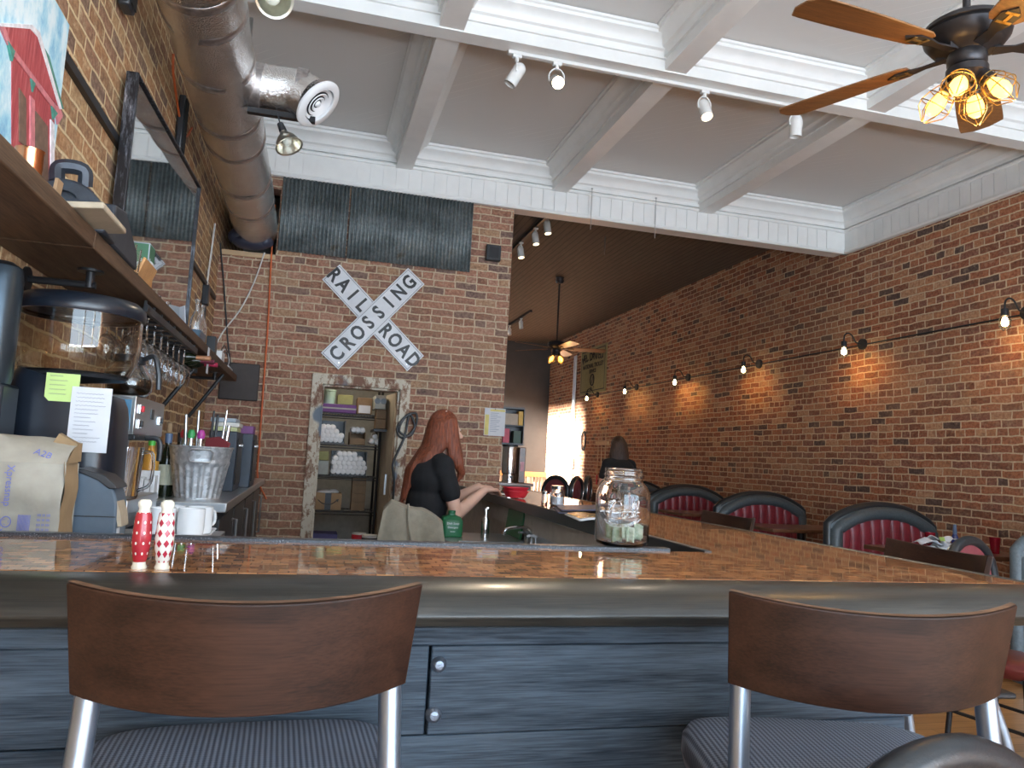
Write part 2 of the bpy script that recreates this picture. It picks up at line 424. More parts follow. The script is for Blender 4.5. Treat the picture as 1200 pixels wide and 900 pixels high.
# front ceiling: narrow boards, beams, crown mouldings
t = NT('ceiling_board'); v = t.coord(); sp = t.n('ShaderNodeSeparateXYZ'); t.l(v, sp.inputs[0])
u = t.math('MULTIPLY', t.math('ADD', sp.outputs['X'], sp.outputs['Y']), 1/.125)
line = t.math('GREATER_THAN', t.math('ABSOLUTE', t.math('SUBTRACT', t.math('FRACT', u), .5)), .482)
crack = t.ramp(t.noise(v, 1.3, 3), [(.5, (0, 0, 0)), (.6, (1, 1, 1))])
t.base(t.mix(t.math('MULTIPLY', line, crack), (.68, .67, .65), (.86, .85, .82))); t.bump(t.math('MULTIPLY', line, crack), -.5, .004)
M['ceiling_board'] = t.set(.6)
struct('ceiling', MB().bx(XL-.2, XR+.2, YF, YB+.2, 4.33, 4.6), 'ceiling_board')
CROWN = [(0, .0), (.022, .0), (.022, .03), (.03, .045), (.05, .055), (.062, .085), (.085, .11), (.115, .122), (.115, .145), (.13, .15), (.13, .17), (0, .17)]
def beam(n, a, b, wdt, z0=4.08, sides=(1, -1)):
    mb = MB(); a, b = Vector(a), Vector(b); d = (b-a).normalized(); sd = d.cross(Vector((0, 0, 1)))
    mb.sweep([(-wdt/2, 0), (wdt/2, 0), (wdt/2, .25), (-wdt/2, .25)], a+Vector((0, 0, z0)), b+Vector((0, 0, z0)))
    for s in sides:
        prof = [(s*(wdt/2+p-.002), q) for p, q in CROWN]
        mb.sweep(prof, a+Vector((0, 0, z0+.082)), b+Vector((0, 0, z0+.082)))
    struct('trim_%d' % n, mb, 'white_paint', smooth=30)
k = 1
for x in (.69, 2.29, 3.96): beam(k, (x, YF, 0), (x, YB, 0), .16); k += 1
for y in (4.77, 2.2, -.35): beam(k, (XL, y, 0), (XR, y, 0), .13, 4.07); k += 1
def cornice(n, a, b, inward):
    """boarded frieze with bead and crown running along the top of a wall"""
    mb = MB(); a, b = Vector(a), Vector(b); d = (b-a).normalized(); sd = d.cross(Vector((0, 0, 1)))
    s = 1 if sd.dot(Vector(inward)) > 0 else -1
    mb.sweep([(0, 3.86), (s*.02, 3.86), (s*.02, 4.33), (0, 4.33)], a, b)
    mb.sweep([(0, 3.835), (s*.05, 3.835), (s*.058, 3.85), (s*.05, 3.872), (s*.03, 3.88), (0, 3.88)], a, b)
    mb.sweep([(s*.02, 4.085), (s*.045, 4.09), (s*.05, 4.105), (s*.04, 4.12), (s*.02, 4.125)], a, b)
    mb.sweep([(s*(.02+p*1.25), 4.13+q*1.15) for p, q in CROWN], a, b)
    L = (b-a).length; p = .05
    while p < L-.15:
        wd = .125
        q0 = a+d*p+sd*s*.018; q1 = a+d*(p+wd-.006)+sd*s*.018
        mb.sweep([(0, 3.88), (s*.012, 3.88), (s*.012, 4.088), (0, 4.088)], q0, q1); p += wd
    struct('trim_%d' % n, mb, 'white_paint', smooth=30)
cornice(k, (XL, YB, 0), (XR, YB, 0), (0, -1, 0)); k += 1
cornice(k, (XR, YF, 0), (XR, YB, 0), (-1, 0, 0)); k += 1
cornice(k, (XL, YF, 0), (XL, YB, 0), (1, 0, 0)); k += 1
# rear ceiling: dark narrow boards
t = NT('rear_board'); v = t.coord(); sp = t.n('ShaderNodeSeparateXYZ'); t.l(v, sp.inputs[0])
fx = t.math('ABSOLUTE', t.math('SUBTRACT', t.math('FRACT', t.math('MULTIPLY', sp.outputs['X'], 1/.09)), .5))
t.base(t.mix(t.math('GREATER_THAN', fx, .42), t.ramp(t.noise(t.mapping(v, (14, 1, 1)), 3, 4), [(.3, (.075, .064, .052)), (.7, (.125, .106, .086))]), (.045, .04, .035)))
t.bump(fx, -.4, .006); M['rear_board'] = t.set(.7)
struct('ceiling_rear', MB().bx(XL-.2, XR+.2, YB+.2, YR+.2, 4.29, 4.6), 'rear_board')
# rear wainscot and ledge
t = NT('wainscot'); v = t.coord(); sp = t.n('ShaderNodeSeparateXYZ'); t.l(v, sp.inputs[0])
t.base((.62, .63, .62)); t.bump(t.math('SINE', t.math('MULTIPLY', sp.outputs['X'], 2*PI/.075)), .9, .012); M['wainscot'] = t.set(.4, .6)
mb = MB(); mb.grid(lambda a, b: Vector((1.9+a*3.86, YR-.03+.012*math.sin(a*3.86*2*PI/.09), .02+b*.9)), 400, 1)
struct('trim_%d' % k, mb, 'wainscot'); k += 1
struct('baseboard_rear', MB().bx(1.9, XR, YR-.10, YR, .92, 1.04), 'orange_wood')
struct('baseboard_right', MB().bx(XR-.018, XR, YF, YR, 0, .16), 'white_paint', bevel=.004)
# door casing with flaking paint
t = NT('flaking_paint'); v = t.coord()
n1 = t.noise(t.mapping(v, (1, 1, .6)), 9, 8, .72); n2 = t.noise(v, 2.2, 3, .5)
c1 = t.ramp(n1, [(.34, (.20, .10, .065)), (.44, (.34, .24, .17)), (.50, (.60, .55, .45)), (.60, (.52, .44, .34))], 'CONSTANT')
t.base(t.mix(t.ramp(n2, [(.60, (0, 0, 0)), (.64, (1, 1, 1))]), c1, (.17, .21, .26))); t.bump(n1, .6, .004); M['flaking_paint'] = t.set(.75)
mb = MB(); cw = .095
mb.bx(DX0-cw, DX0, YB-.03, YB+.03, 0, DZ+cw).bx(DX1, DX1+cw, YB-.03, YB+.03, 0, DZ+cw).bx(DX0, DX1, YB-.03, YB+.03, DZ, DZ+cw)
mb.bx(DX0, DX0+.02, YB, YB+.2, 0, DZ).bx(DX1-.02, DX1, YB, YB+.2, 0, DZ).bx(DX0, DX1, YB, YB+.2, DZ-.02, DZ)
struct('door_1', mb, 'flaking_paint', bevel=.004)
# sill board under the duct hole
struct('trim_%d' % k, MB().bx(XL, -.44, YB-.02, YB+.2, 3.04, 3.085), 'raw_wood'); k += 1

# ================================================================== CORRUGATED METAL
def rust_metal():
    t = NT('corrugated_metal'); v = t.coord()
    n = t.noise(v, 3.2, 6, .7); n2 = t.noise(v, 40, 3)
    c = t.ramp(n, [(.35, (.12, .14, .14)), (.5, (.20, .23, .235)), (.62, (.28, .31, .31)), (.74, (.17, .135, .10))])
    t.base(t.mix(.35, c, t.ramp(n2, [(.3, (.1, .1, .1)), (.7, (.8, .8, .8))]), 'OVERLAY')); return t.set(.5, .55)
M['corrugated'] = rust_metal()
def corr(x0, x1, z0, z1, label):
    n = int((x1-x0)/.006)
    mb = MB(); mb.grid(lambda a, b: Vector((a*(x1-x0), -.011*math.sin(a*(x1-x0)*2*PI/.036), b*(z1-z0))), n, 1)
    o = build('corrugated_sheet', mb, 'corrugated', loc=(x0, YB-.03, z0), smooth=60, solid=.003); return tag(o, label, 'metal sheet', 'corrugated sheets high on the back wall')
corr(-.425, .19, 3.13, 3.838, 'narrow rusty corrugated metal sheet high on the back wall beside the duct')
corr(.205, 1.40, 3.13, 3.838, 'wide rusty corrugated metal sheet high on the back wall above the crossing sign')

# ================================================================== BAR
t = NT('copper_top'); v = t.coord()
dn = t.n('ShaderNodeTexNoise'); dn.inputs['Scale'].default_value = 30; t.l(v, dn.inputs['Vector'])
ad = t.n('ShaderNodeVectorMath', operation='MULTIPLY_ADD'); t.l(dn.outputs['Color'], ad.inputs[0]); ad.inputs[1].default_value = (.012, .012, 0); t.l(v, ad.inputs[2])
bt = t.n('ShaderNodeTexBrick'); t.l(ad.outputs[0], bt.inputs['Vector'])
for k_, val in (('Scale', 1), ('Mortar Size', .0016), ('Mortar Smooth', .6), ('Bias', 0), ('Brick Width', .036), ('Row Height', .024)): bt.inputs[k_].default_value = val
bt.inputs['Color1'].default_value = (0, 0, 0, 1); bt.inputs['Color2'].default_value = (1, 1, 1, 1); bt.inputs['Mortar'].default_value = (.1, .1, .1, 1)
big = t.noise(t.mapping(v, (1, 2.5, 1)), 5, 4, .6)
f = t.math('MULTIPLY_ADD', bt.outputs['Color'], .55, t.math('MULTIPLY', big, .55))
c = t.ramp(f, [(.22, (.10, .034, .010)), (.5, (.33, .122, .036)), (.8, (.60, .28, .095))])
t.base(t.mix(t.math('MULTIPLY', bt.outputs['Fac'], .6), c, (.10, .038, .014)))
wv = t.noise(t.mapping(v, (2.6, 9, 1)), 7, 3, .6)
bp = t.n('ShaderNodeBump'); bp.inputs['Strength'].default_value = .009; bp.inputs['Distance'].default_value = .004
t.l(wv, bp.inputs['Height']); t.l(bp.outputs[0], t.b.inputs['Coat Normal'])
M['copper_top'] = t.set(.42, .35, Coat_Weight=1., Coat_Roughness=.015, Coat_IOR=1.55)
t = NT('bar_trim'); v = t.coord()
t.base(t.ramp(t.noise(v, 260, 2, .7), [(.42, (.018, .022, .03)), (.62, (.05, .06, .075)), (.72, (.35, .38, .42))])); M['bar_trim'] = t.set(.3)
BZ = 1.07
bar = thing('bar_counter', 'long L-shaped bar with glossy copper top, blue-grey plank front and wooden rail', 'bar', (.4, 1.7, 0))
def P(mb): return xf(mb, Matrix.Translation((-.4, -1.7, 0)))
BX0, BXI, BXO, BYF, BYI, BYE = XL, 1.13, 1.70, 1.495, 1.985, 6.95
mb = MB(); mb.prism([(BX0, BYF), (BXO, BYF), (BXO, BYE), (BXI+.1, BYE), (BXI, BYI), (BX0, BYI)], BZ-.03, BZ); build('copper_top', P(mb), 'copper_top', bar)
rail = [(0, -.005), (.03, .003), (.08, -.004), (.115, -.016), (.14, -.034), (.146, -.05), (.135, -.068), (.11, -.075), (.0, -.07)]
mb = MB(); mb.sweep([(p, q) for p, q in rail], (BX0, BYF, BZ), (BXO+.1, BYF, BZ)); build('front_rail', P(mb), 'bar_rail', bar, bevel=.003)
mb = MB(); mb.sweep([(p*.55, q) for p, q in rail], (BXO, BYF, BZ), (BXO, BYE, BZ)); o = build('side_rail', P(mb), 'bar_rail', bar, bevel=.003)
mb = MB(); mb.bx(BX0, 1.0, BYI, BYI+.035, BZ-.05, BZ+.008)
build('drip_edge', P(mb), 'bar_trim', bar, bevel=.003)
mb = MB(); mb.prism([(BXI, BYI), (BXI+.1, BYE), (BXI+.075, BYE), (BXI-.025, BYI)], BZ-.050, BZ+.004); build('inner_edge', P(mb), 'black_plastic', bar, bevel=.003)
M['grey_panel'] = mat('grey_panel', (.46, .44, .41), .7)
mb = MB(); mb.prism([(BXI+.035, BYI), (BXI+.125, BYE-.05), (BXI+.115, BYE-.05), (BXI+.025, BYI)], .915, BZ-.03); build('apron', P(mb), 'grey_panel', bar)
mb = MB(); mb.bx(1.24, 1.30, BYI, BYE-.05, .06, BZ-.03).bx(BX0, 1.24, 1.80, 1.86, .06, BZ-.03); build('inner_panel', P(mb), 'grey_panel', bar)
planks = [(BX0, 1.33, .955, 1.0, .018), (BX0, .243, .792, .952, .0), (.247, 1.31, .792, .952, .004), (BX0, 1.30, .60, .789, -.004), (BX0, 1.31, .40, .597, .0), (BX0, 1.31, .20, .397, 0), (BX0, 1.31, .03, .197, .002)]
for x0, x1, z0, z1, d in planks:
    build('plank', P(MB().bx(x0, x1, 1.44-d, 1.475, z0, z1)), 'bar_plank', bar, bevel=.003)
build('carcass', P(MB().bx(BX0, 1.28, 1.475, 1.56, .03, BZ-.03)), 'black_plastic', bar)
M['bolt_metal'] = mat('bolt_metal', (.20, .23, .28), .35, .85, scale=60, bump=.3)
for bxx, bz in ((.262, .918), (.258, .828), (1.235, .905), (1.235, .818), (-.75, .918), (-.75, .828)):
    mb = MB(); mb.lathe([(.0, .012), (.008, .0105), (.013, .006), (.0155, .001), (.0155, -.004)], 12, Matrix.Translation((bxx, 1.438, bz)) @ Matrix.Rotation(PI/2, 4, 'X')); build('bolt', P(mb), 'bolt_metal', bar, smooth=25)

# ================================================================== WOOD-BACK BAR STOOLS
t = NT('stool_fabric'); v = t.coord(); sp = t.n('ShaderNodeSeparateXYZ'); t.l(v, sp.inputs[0])
a = t.math('SINE', t.math('MULTIPLY', sp.outputs['X'], 2*PI/.0085)); b = t.math('SINE', t.math('MULTIPLY', sp.outputs['Y'], 2*PI/.0085))
f = t.math('MULTIPLY_ADD', a, .38, t.math('MULTIPLY_ADD', b, .16, .5))
t.base(t.ramp(f, [(.2, (.035, .045, .068)), (.75, (.125, .15, .20))])); t.bump(f, .5, .002); M['stool_fabric'] = t.set(.9)
STOOL_GROUP = 'wood-backed bar stools'
def make_stool(label):
    s = thing('bar_stool', label, 'bar stool', group=STOOL_GROUP)
    SH, BT, BB = .835, 1.122, .972
    # backrest: bent plywood, raked
    R, half = .345, math.asin(.212/.345)
    def back(u, v_, off):
        ang = -half+2*half*u; z = BB+(BT-BB)*v_; rr = R+off
        x = rr*math.sin(ang); y = -.10-(rr*math.cos(ang)-R*math.cos(half))
        dz = z-BB
        rk = math.radians(11); yy = y+.02; y2 = yy*math.cos(rk)-(dz)*math.sin(rk); z2 = yy*math.sin(rk)+dz*math.cos(rk)
        return Vector((x*(1+.05*v_), y2+.015, BB+z2+.012))
    mb = MB(); N = 28
    for off in (0, .014):
        mb.grid(lambda u, q: back(u, q, off), N, 6)
    def strip(fn):
        mb.grid(fn, N, 1)
    strip(lambda u, q: back(u, 0, .014*q)); strip(lambda u, q: back(u, 1, .014*q))
    mb.grid(lambda u, q: back(0, u, .014*q), 6, 1); mb.grid(lambda u, q: back(1, u, .014*q), 6, 1)
    bmesh.ops.remove_doubles(mb.bm, verts=mb.bm.verts, dist=.0004)
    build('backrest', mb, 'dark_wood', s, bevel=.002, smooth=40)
    wn = MB(); wn.grid(lambda u, q: back(u, 1, .0025+.009*q)+Vector((0, 0, .0012)), N, 1); build('top_strip', wn, 'tan_wood', s)  # paler tan strip laid along the top of the backrest
    # seat cushion: rounded square, domed edge
    def se(ang, w_, d_, p=4.5):
        c, q = math.cos(ang), math.sin(ang)
        return (w_*math.copysign(abs(c)**(2/p), c), d_*math.copysign(abs(q)**(2/p), q))
    mb = MB(); rings = []
    for sc_, z in ((.90, SH-.075), (.98, SH-.066), (1.0, SH-.045), (.995, SH-.022), (.955, SH-.006), (.86, SH), (.5, SH+.005)):
        rings.append([mb.bm.verts.new((*[q*sc_ for q in se(2*PI*k/64, .24, .19)], z)) for k in range(64)])
    for r in rings:
        for p in r: p.co.y += .027
    for a_, b_ in zip(rings, rings[1:]):
        for k in range(64): mb.bm.faces.new([a_[k], a_[(k+1) % 64], b_[(k+1) % 64], b_[k]])
    mb.bm.faces.new(rings[-1]); mb.bm.faces.new(rings[0][::-1])
    build('seat', mb, 'stool_fabric', s, smooth=50)
    build('seat_pan', MB().box((0, 0, SH-.085), (.42, .37, .016)), 'black_metal', s, bevel=.006)
    for sx in (-1, 1):
        pts = smooth_curve([(sx*.197, -.074, BB+.045), (sx*.198, -.070, BB+.0), (sx*.205, -.095, SH-.05), (sx*.215, -.165, .55), (sx*.225, -.22, .01)], 6)
        build('leg', MB().tube(pts, .0165, 14), 'silver_tube', s, smooth=60)
        pts = smooth_curve([(sx*.195, .16, SH-.085), (sx*.20, .17, .6), (sx*.215, .215, .01)], 6)
        build('leg', MB().tube(pts, .0165, 14), 'silver_tube', s, smooth=60)
        build('side_rail', MB().tube([(sx*.214, -.19, .40), (sx*.208, .19, .40)], .010, 10), 'silver_tube', s)
    build('footrest', MB().tube([(-.208, .195, .30), (.208, .195, .30)], .0125, 12), 'silver_tube', s)
    build('rear_rail', MB().tube([(-.218, -.195, .34), (.218, -.195, .34)], .010, 10), 'silver_tube', s)
    return s
st = make_stool('wood-backed bar stool with blue-grey seat in the left foreground before the plank front')
st.location = (-.06, 1.22, 0); st.rotation_euler.z = math.radians(2)
dup(st, (.90, 1.14, 0), math.radians(-13), 'wood-backed bar stool turned slightly right in the right foreground beside the black chair')
dup(st, (1.70, 1.90, 0), math.radians(82), 'dark wood bar stool back at the near end of the copper side bar')
dup(st, (1.72, 3.08, 0), math.radians(88), 'dark wood bar stool back behind the copper side bar just right of the glass jar')
dup(st, (1.74, 4.62, 0), math.radians(85), 'dark wood bar stool back behind the copper side bar just left of the glass jar')
# ================================================================== LEFT WALL: LONG SHELF AND WHAT STANDS ON IT
SX, SZ0, SZ1 = -.65, 1.85, 1.903
sh = thing('wall_shelf', 'long thick dark wooden shelf on black pipe brackets along the left brick wall', 'shelf', (-.79, 4.2, SZ0))
Q = lambda mb: xf(mb, Matrix.Translation((.79, -4.2, -SZ0)))
M['shelf_under'] = M['shelf_wood']
for y0, y1 in ((.9, 2.42), (2.424, 6.95)): build('board', Q(MB().bx(XL+.002, SX, y0, y1, SZ0, SZ1)), 'shelf_wood', sh, bevel=.004)
for y in (1.6, 2.75, 3.55, 4.75, 6.2):
    mb = MB(); mb.tube([(XL+.01, y, 1.80), (-.72, y, 1.80)], .012, 8).cyl((-.74, y, 1.79), (-.74, y, SZ0), .014).cyl((-.74, y, SZ0-.008), (-.74, y, SZ0), .04).cyl((XL+.003, y, 1.80), (XL+.012, y, 1.80), .04)
    b = build('pipe_bracket', Q(mb), 'black_metal', sh)
for y in (5.15, 6.3): build('strut', Q(MB().tube([(XL+.015, y, 1.50), (-.69, y, SZ0-.004)], .014, 8)), 'black_metal', sh)

# --- barn painting leaning on the wall
t = NT('barn_sky'); v = t.coord(); n = t.noise(t.mapping(v, (1, 3, 2)), 3, 6, .65)
t.base(t.ramp(n, [(.3, (.12, .36, .62)), (.42, (.36, .66, .80)), (.55, (.72, .87, .92)), (.7, (.86, .92, .93))])); M['barn_sky'] = t.set(.55)
t = NT('barn_red'); v = t.coord(); sp = t.n('ShaderNodeSeparateXYZ'); t.l(v, sp.inputs[0])
n = t.noise(t.mapping(v, (1, 34, 3)), 2.2, 5, .7)
t.base(t.ramp(n, [(.35, (.30, .03, .04)), (.55, (.48, .07, .08)), (.72, (.62, .22, .22))])); M['barn_red'] = t.set(.6)
for nm, cc in (('barn_white', (.80, .76, .78)), ('barn_dark', (.17, .10, .07)), ('barn_green', (.07, .26, .20)), ('barn_pink', (.62, .20, .22))): mat(nm, cc, .6, var=.25, scale=40); M[nm] = MATS[nm]
pt = thing('barn_painting', 'blue canvas painting of a red barn leaning on the left brick wall', 'painting', (XL+.02, 2.35, SZ1))
PX = -.872                                   # the painted face, looking into the room
Y0, Y1, Z0, Z1 = 1.75, 2.71, SZ1, 2.655
build('canvas', xf(MB().bx(XL+.006, PX, Y0, Y1, Z0, Z1), Matrix.Translation((-XL-.02, -2.35, -SZ1))), 'barn_sky', pt, bevel=.003)
def paint(name, pix, mt, lift=.002):
    """a painted shape on the canvas, given as outline points"""
    pts = [at(x, y, X=PX+lift) for x, y in pix]
    poly = [(p.y-2.35, p.z-SZ1) for p in pts]
    mb = MB(); mb.prism(poly, PX-XL-.02-.001, PX-XL-.02+lift, Matrix(((0, 0, 1, 0), (1, 0, 0, 0), (0, 1, 0, 0), (0, 0, 0, 1))))
    return build(name, mb, mt, pt, smooth=0)
paint('barn_front', [(14, 62), (44, 97), (64, 125), (64, 225), (14, 195)], 'barn_red', .002)
paint('barn_roof', [(1, 30), (38, 33), (46, 42), (71, 128), (14, 58)], 'barn_red', .004)
paint('roof_edge', [(0, 30), (14, 62), (66, 132), (68, 146), (74, 136), (70, 124), (66, 124), (14, 54), (5, 28)], 'barn_pink', .005)
paint('ridge_edge', [(1, 31), (1, 27), (38, 29), (47, 38), (73, 128), (70, 128), (45, 44), (36, 34)], 'barn_white', .006)
paint('barn_door', [(23, 103), (31, 116), (31, 172), (23, 166)], 'barn_dark', .005)
paint('barn_door', [(42, 130), (56, 148), (57, 222), (42, 200)], 'barn_dark', .005)
paint('door_edge', [(36, 112), (41, 118), (41, 190), (36, 184)], 'barn_pink', .006)
paint('door_edge', [(60, 140), (64, 146), (64, 222), (60, 216)], 'barn_white', .006)
paint('brace_mark', [(10, 48), (18, 60), (15, 72)], 'barn_green', .007)
paint('brace_mark', [(37, 92), (42, 98), (39, 108)], 'barn_green', .007)
paint('brace_mark', [(61, 124), (68, 133), (63, 140)], 'barn_green', .007)
paint('bush', [(65, 226), (64, 212), (68, 202), (73, 203), (75, 216), (78, 222), (78, 236), (66, 232)], 'barn_green', .007)
paint('cloud_stroke', [(50, 52), (58, 66), (70, 110), (75, 128), (72, 124), (66, 104)], 'barn_green', .004)

def put(x, y, X, dz=0.): p = at(x, y, X=X); return Vector((p.x, p.y, SZ1+dz))
M['copper'] = mat('copper', (.72, .34, .18), .22, 1.)
c = put(34, 205, -.715)
mb = MB(); mb.lathe([(0, 0), (.029, 0), (.031, .004), (.031, .088), (.033, .094), (.030, .094), (.029, .008), (0, .006)], 32)
tag(build('copper_canister', mb, 'copper', loc=(-.72, 2.07, SZ1)), 'small shiny copper canister on the shelf edge in front of the barn painting', 'canister')
mb = MB(); mb.box((0, 0, .022), (.008, .04, .045), (0, .1, 0))
tag(build('price_card', mb, 'cardboard', loc=(-.668, 2.125, SZ1)), 'small tan card standing on the shelf edge beside the copper canister', 'card')
# --- cast press with handle, on a flat tan case
M['press_iron'] = mat('press_iron', (.034, .039, .050), .42, .3, var=.3, scale=20)
pr = thing('countertop_press', 'dark grey cast metal appliance with round end and handle on the shelf by the painting', 'appliance', (-.748, 2.72, SZ1))
mb = MB()
prof = [(.115*math.cos(a), .02+.13*math.sin(a)) for a in [PI*k/18 for k in range(19)]]
mb.prism([(-.115, 0)]+[(x, z) for x, z in prof[::-1]]+[(.115, 0)], 0, .14, Matrix(((1, 0, 0, 0), (0, 0, 1, -.28), (0, 1, 0, 0), (0, 0, 0, 1))))
build('drum', mb, 'press_iron', pr, bevel=.008)
mb = MB(); mb.prism([(-.14, .0), (-.14, .13), (.0, .15), (.20, .06), (.22, .0)], -.105, .105, Matrix(((0, 0, 1, 0), (1, 0, 0, 0), (0, 1, 0, 0), (0, 0, 0, 1))))
build('housing', mb, 'press_iron', pr, bevel=.008)
mb = MB(); mb.tube(smooth_curve([(-.03, -.26, .14), (-.03, -.25, .19), (.03, -.235, .195), (.035, -.22, .15)], 5), .022, 8); build('handle', mb, 'press_iron', pr)
mb = MB(); mb.lathe([(.05, 0), (.075, .0), (.078, .012), (.05, .012)], 30, Matrix.Translation((0, -.283, .06)) @ Matrix.Rotation(PI/2, 4, 'X')); build('end_ring', mb, 'press_iron', pr)
cs = MB(); cs.box((0, 0, 0), (.13, .26, .018), (0, math.radians(-6), 0))
M['tan_case'] = mat('tan_case', (.44, .36, .26), .6)
tag(build('flat_case', cs, 'tan_case', loc=(-.650, 2.36, SZ1+.018), bevel=.004), 'flat tan case jutting over the shelf edge below the dark press', 'case')
# --- tumblers
def tumbler_mb(r, h): return MB().lathe([(0, 0), (r*.82, 0), (r*.86, .004), (r, h), (r*.94, h), (r*.8, .012), (0, .01)], 24)
tb = None
for i, (x, y) in enumerate(((-.70, 3.00), (-.70, 3.08), (-.78, 3.05), (-.78, 3.14))):
    if tb is None: tb = o = build('tumbler', tumbler_mb(.036, .11), 'clear_glass', smooth=50)
    else: o = tb.copy(); COL.objects.link(o)
    o.location = (x, y, SZ1)
    tag(o, 'clear glass tumbler in the small cluster on the shelf behind the dark press', 'glass', 'tumblers on the shelf')
# --- carton and board
M['carton_green'] = mat('carton_green', (.055, .16, .085), .5); M['carton_orange'] = mat('carton_orange', (.55, .26, .07), .5); M['carton_side'] = mat('carton_side', (.38, .42, .48), .5)
ct = thing('shelf_carton', 'upright carton with green and orange front on the shelf below the mirror', 'box', (-.735, 3.36, SZ1))
build('carton_body', MB().bx(-.05, .05, -.05, .05, 0, .195), 'carton_side', ct, bevel=.002)
build('green_panel', MB().bx(.0505, .0515, -.048, .048, .105, .19), 'carton_green', ct); build('orange_panel', MB().bx(.0505, .0515, -.048, .048, .004, .105), 'carton_orange', ct)
build('green_front', MB().bx(-.046, .046, -.0515, -.0505, .105, .19), 'carton_green', ct); build('orange_front', MB().bx(-.046, .046, -.0515, -.0505, .004, .105), 'carton_orange', ct)
mb = text_mb('Coasters', .024, .0006); build('lettering', xf(mb, FRONT((0, -.0522, .125))), 'white_ceramic', ct, smooth=0)
mb = text_mb('Coasters', .024, .0006); build('lettering', xf(mb, frame((.0522, 0, .125), (0, 1, 0), (0, 0, 1))), 'white_ceramic', ct, smooth=0)
tag(build('wooden_board', MB().box((0, 0, .05), (.012, .22, .085), (0, math.radians(20), 0)), 'orange_wood', loc=(-.672, 3.22, SZ1), bevel=.003), 'small orange-brown wooden board leaning at the shelf edge in front of the carton', 'board')
# --- bottles, signs, router near the far end
bt_prof = [(0, 0), (.034, 0), (.036, .006), (.036, .10), (.032, .13), (.016, .17), (.0135, .185), (.0135, .225), (.017, .23), (.017, .245), (.011, .245), (.0105, .186), (.013, .17), (.029, .13), (.033, .1), (.033, .01), (0, .008)]
p = at(230, 380, X=-.72)
b0 = build('glass_bottle', MB().lathe(bt_prof, 24), 'clear_glass', smooth=50, loc=(-.70, 4.78, SZ1)); tag(b0, 'clear empty glass bottle standing in the dark tray on the shelf, the nearer of two', 'bottle', 'clear bottles on the shelf')
b1 = b0.copy(); COL.objects.link(b1); b1.location = (-.70, 4.98, SZ1); b1['label'] = 'clear empty glass bottle on the shelf just behind the one in the dark tray'
tag(build('shelf_tray', MB().bx(-.05, .05, -.17, .06, 0, .012).bx(-.05, -.044, -.17, .06, .012, .045).bx(.044, .05, -.17, .06, .012, .045).bx(-.044, .044, -.17, -.164, .012, .045).bx(-.044, .044, .054, .06, .012, .045), mat('navy_plastic', (.03, .07, .11), .3), loc=(-.70, 4.80, SZ1-.0), bevel=.002), 'small dark blue tray on the shelf holding a clear bottle', 'tray')
tag(build('paper_sign', MB().bx(-.002, .002, -.11, .11, 0, .20), 'paper', loc=(-.80, 4.88, SZ1), rot=(0, -.12, .5)), 'white paper card standing on the shelf behind the clear bottles', 'paper')
tag(build('paper_sign', MB().bx(-.002, .002, -.06, .06, 0, .24), 'paper', loc=(-.72, 5.22, SZ1), rot=(0, -.1, .3)), 'narrow white sheet standing on the shelf just past the clear bottles', 'paper')
tag(build('shelf_tag', MB().bx(-.0015, .0015, -.035, .035, -.16, 0), 'paper', loc=(-.646, 5.02, SZ1-.01)), 'white tag hanging down over the front edge of the shelf', 'tag')
tag(build('black_box', MB().bx(-.03, .03, -.05, .05, 0, .13), 'black_plastic', loc=(-.70, 5.55, SZ1), bevel=.004), 'small upright black box on the shelf before the white router', 'box')
rt = thing('router', 'white wireless router with cables near the far end of the shelf', 'router', (-.71, 6.15, SZ1))
build('router_body', MB().box((0, 0, .05), (.05, .2, .10)), 'white_ceramic', rt, bevel=.006)
for k in range(3): build('cable', MB().tube(smooth_curve([(.0, -.02+.05*k, .09), (.02, .08+.06*k, .16-.02*k), (.04, .2+.08*k, .07), (.02, .30+.07*k, .02)], 6), .004, 6), ('black_plastic', 'white_ceramic', 'black_plastic')[k], rt)
tag(build('power_strip', MB().box((0, 0, .02), (.05, .32, .035)), 'white_ceramic', loc=(-.70, 6.66, SZ1), bevel=.004), 'white power strip lying at the far end of the shelf', 'power strip')

# --- tall framed mirror resting on the shelf against the wall
mi = thing('wall_mirror', 'tall dark framed mirror standing on the shelf against the left brick wall', 'mirror', (-.832, 4.3, SZ1), math.radians(-2.6))
ma, mbz = 3.56, 5.06; mt_ = 2.92-SZ1
t = NT('mirror_glass'); t.base((.72, .74, .74)); M['mirror_glass'] = t.set(.03, 1.)
t = NT('mirror_frame'); v = t.coord(); n = t.noise(t.mapping(v, (6, 6, 1)), 8, 5, .75)
t.base(t.ramp(n, [(.5, (.03, .03, .034)), (.62, (.16, .17, .20)), (.7, (.5, .52, .58))])); M['mirror_frame'] = t.set(.3, .5)
build('mirror_glass', MB().bx(-.008, .0, ma-4.3+.02, mbz-4.3-.02, .02, mt_-.02), 'mirror_glass', mi)
fr = MB()
for a in ((ma-4.3, ma-4.3+.022, 0, mt_), (mbz-4.3-.012, mbz-4.3, 0, mt_), (ma-4.3, mbz-4.3, 0, .02), (ma-4.3, mbz-4.3, mt_-.012, mt_)): fr.bx(-.04, .012, *a)
build('mirror_frame', fr, 'mirror_frame', mi, bevel=.004)

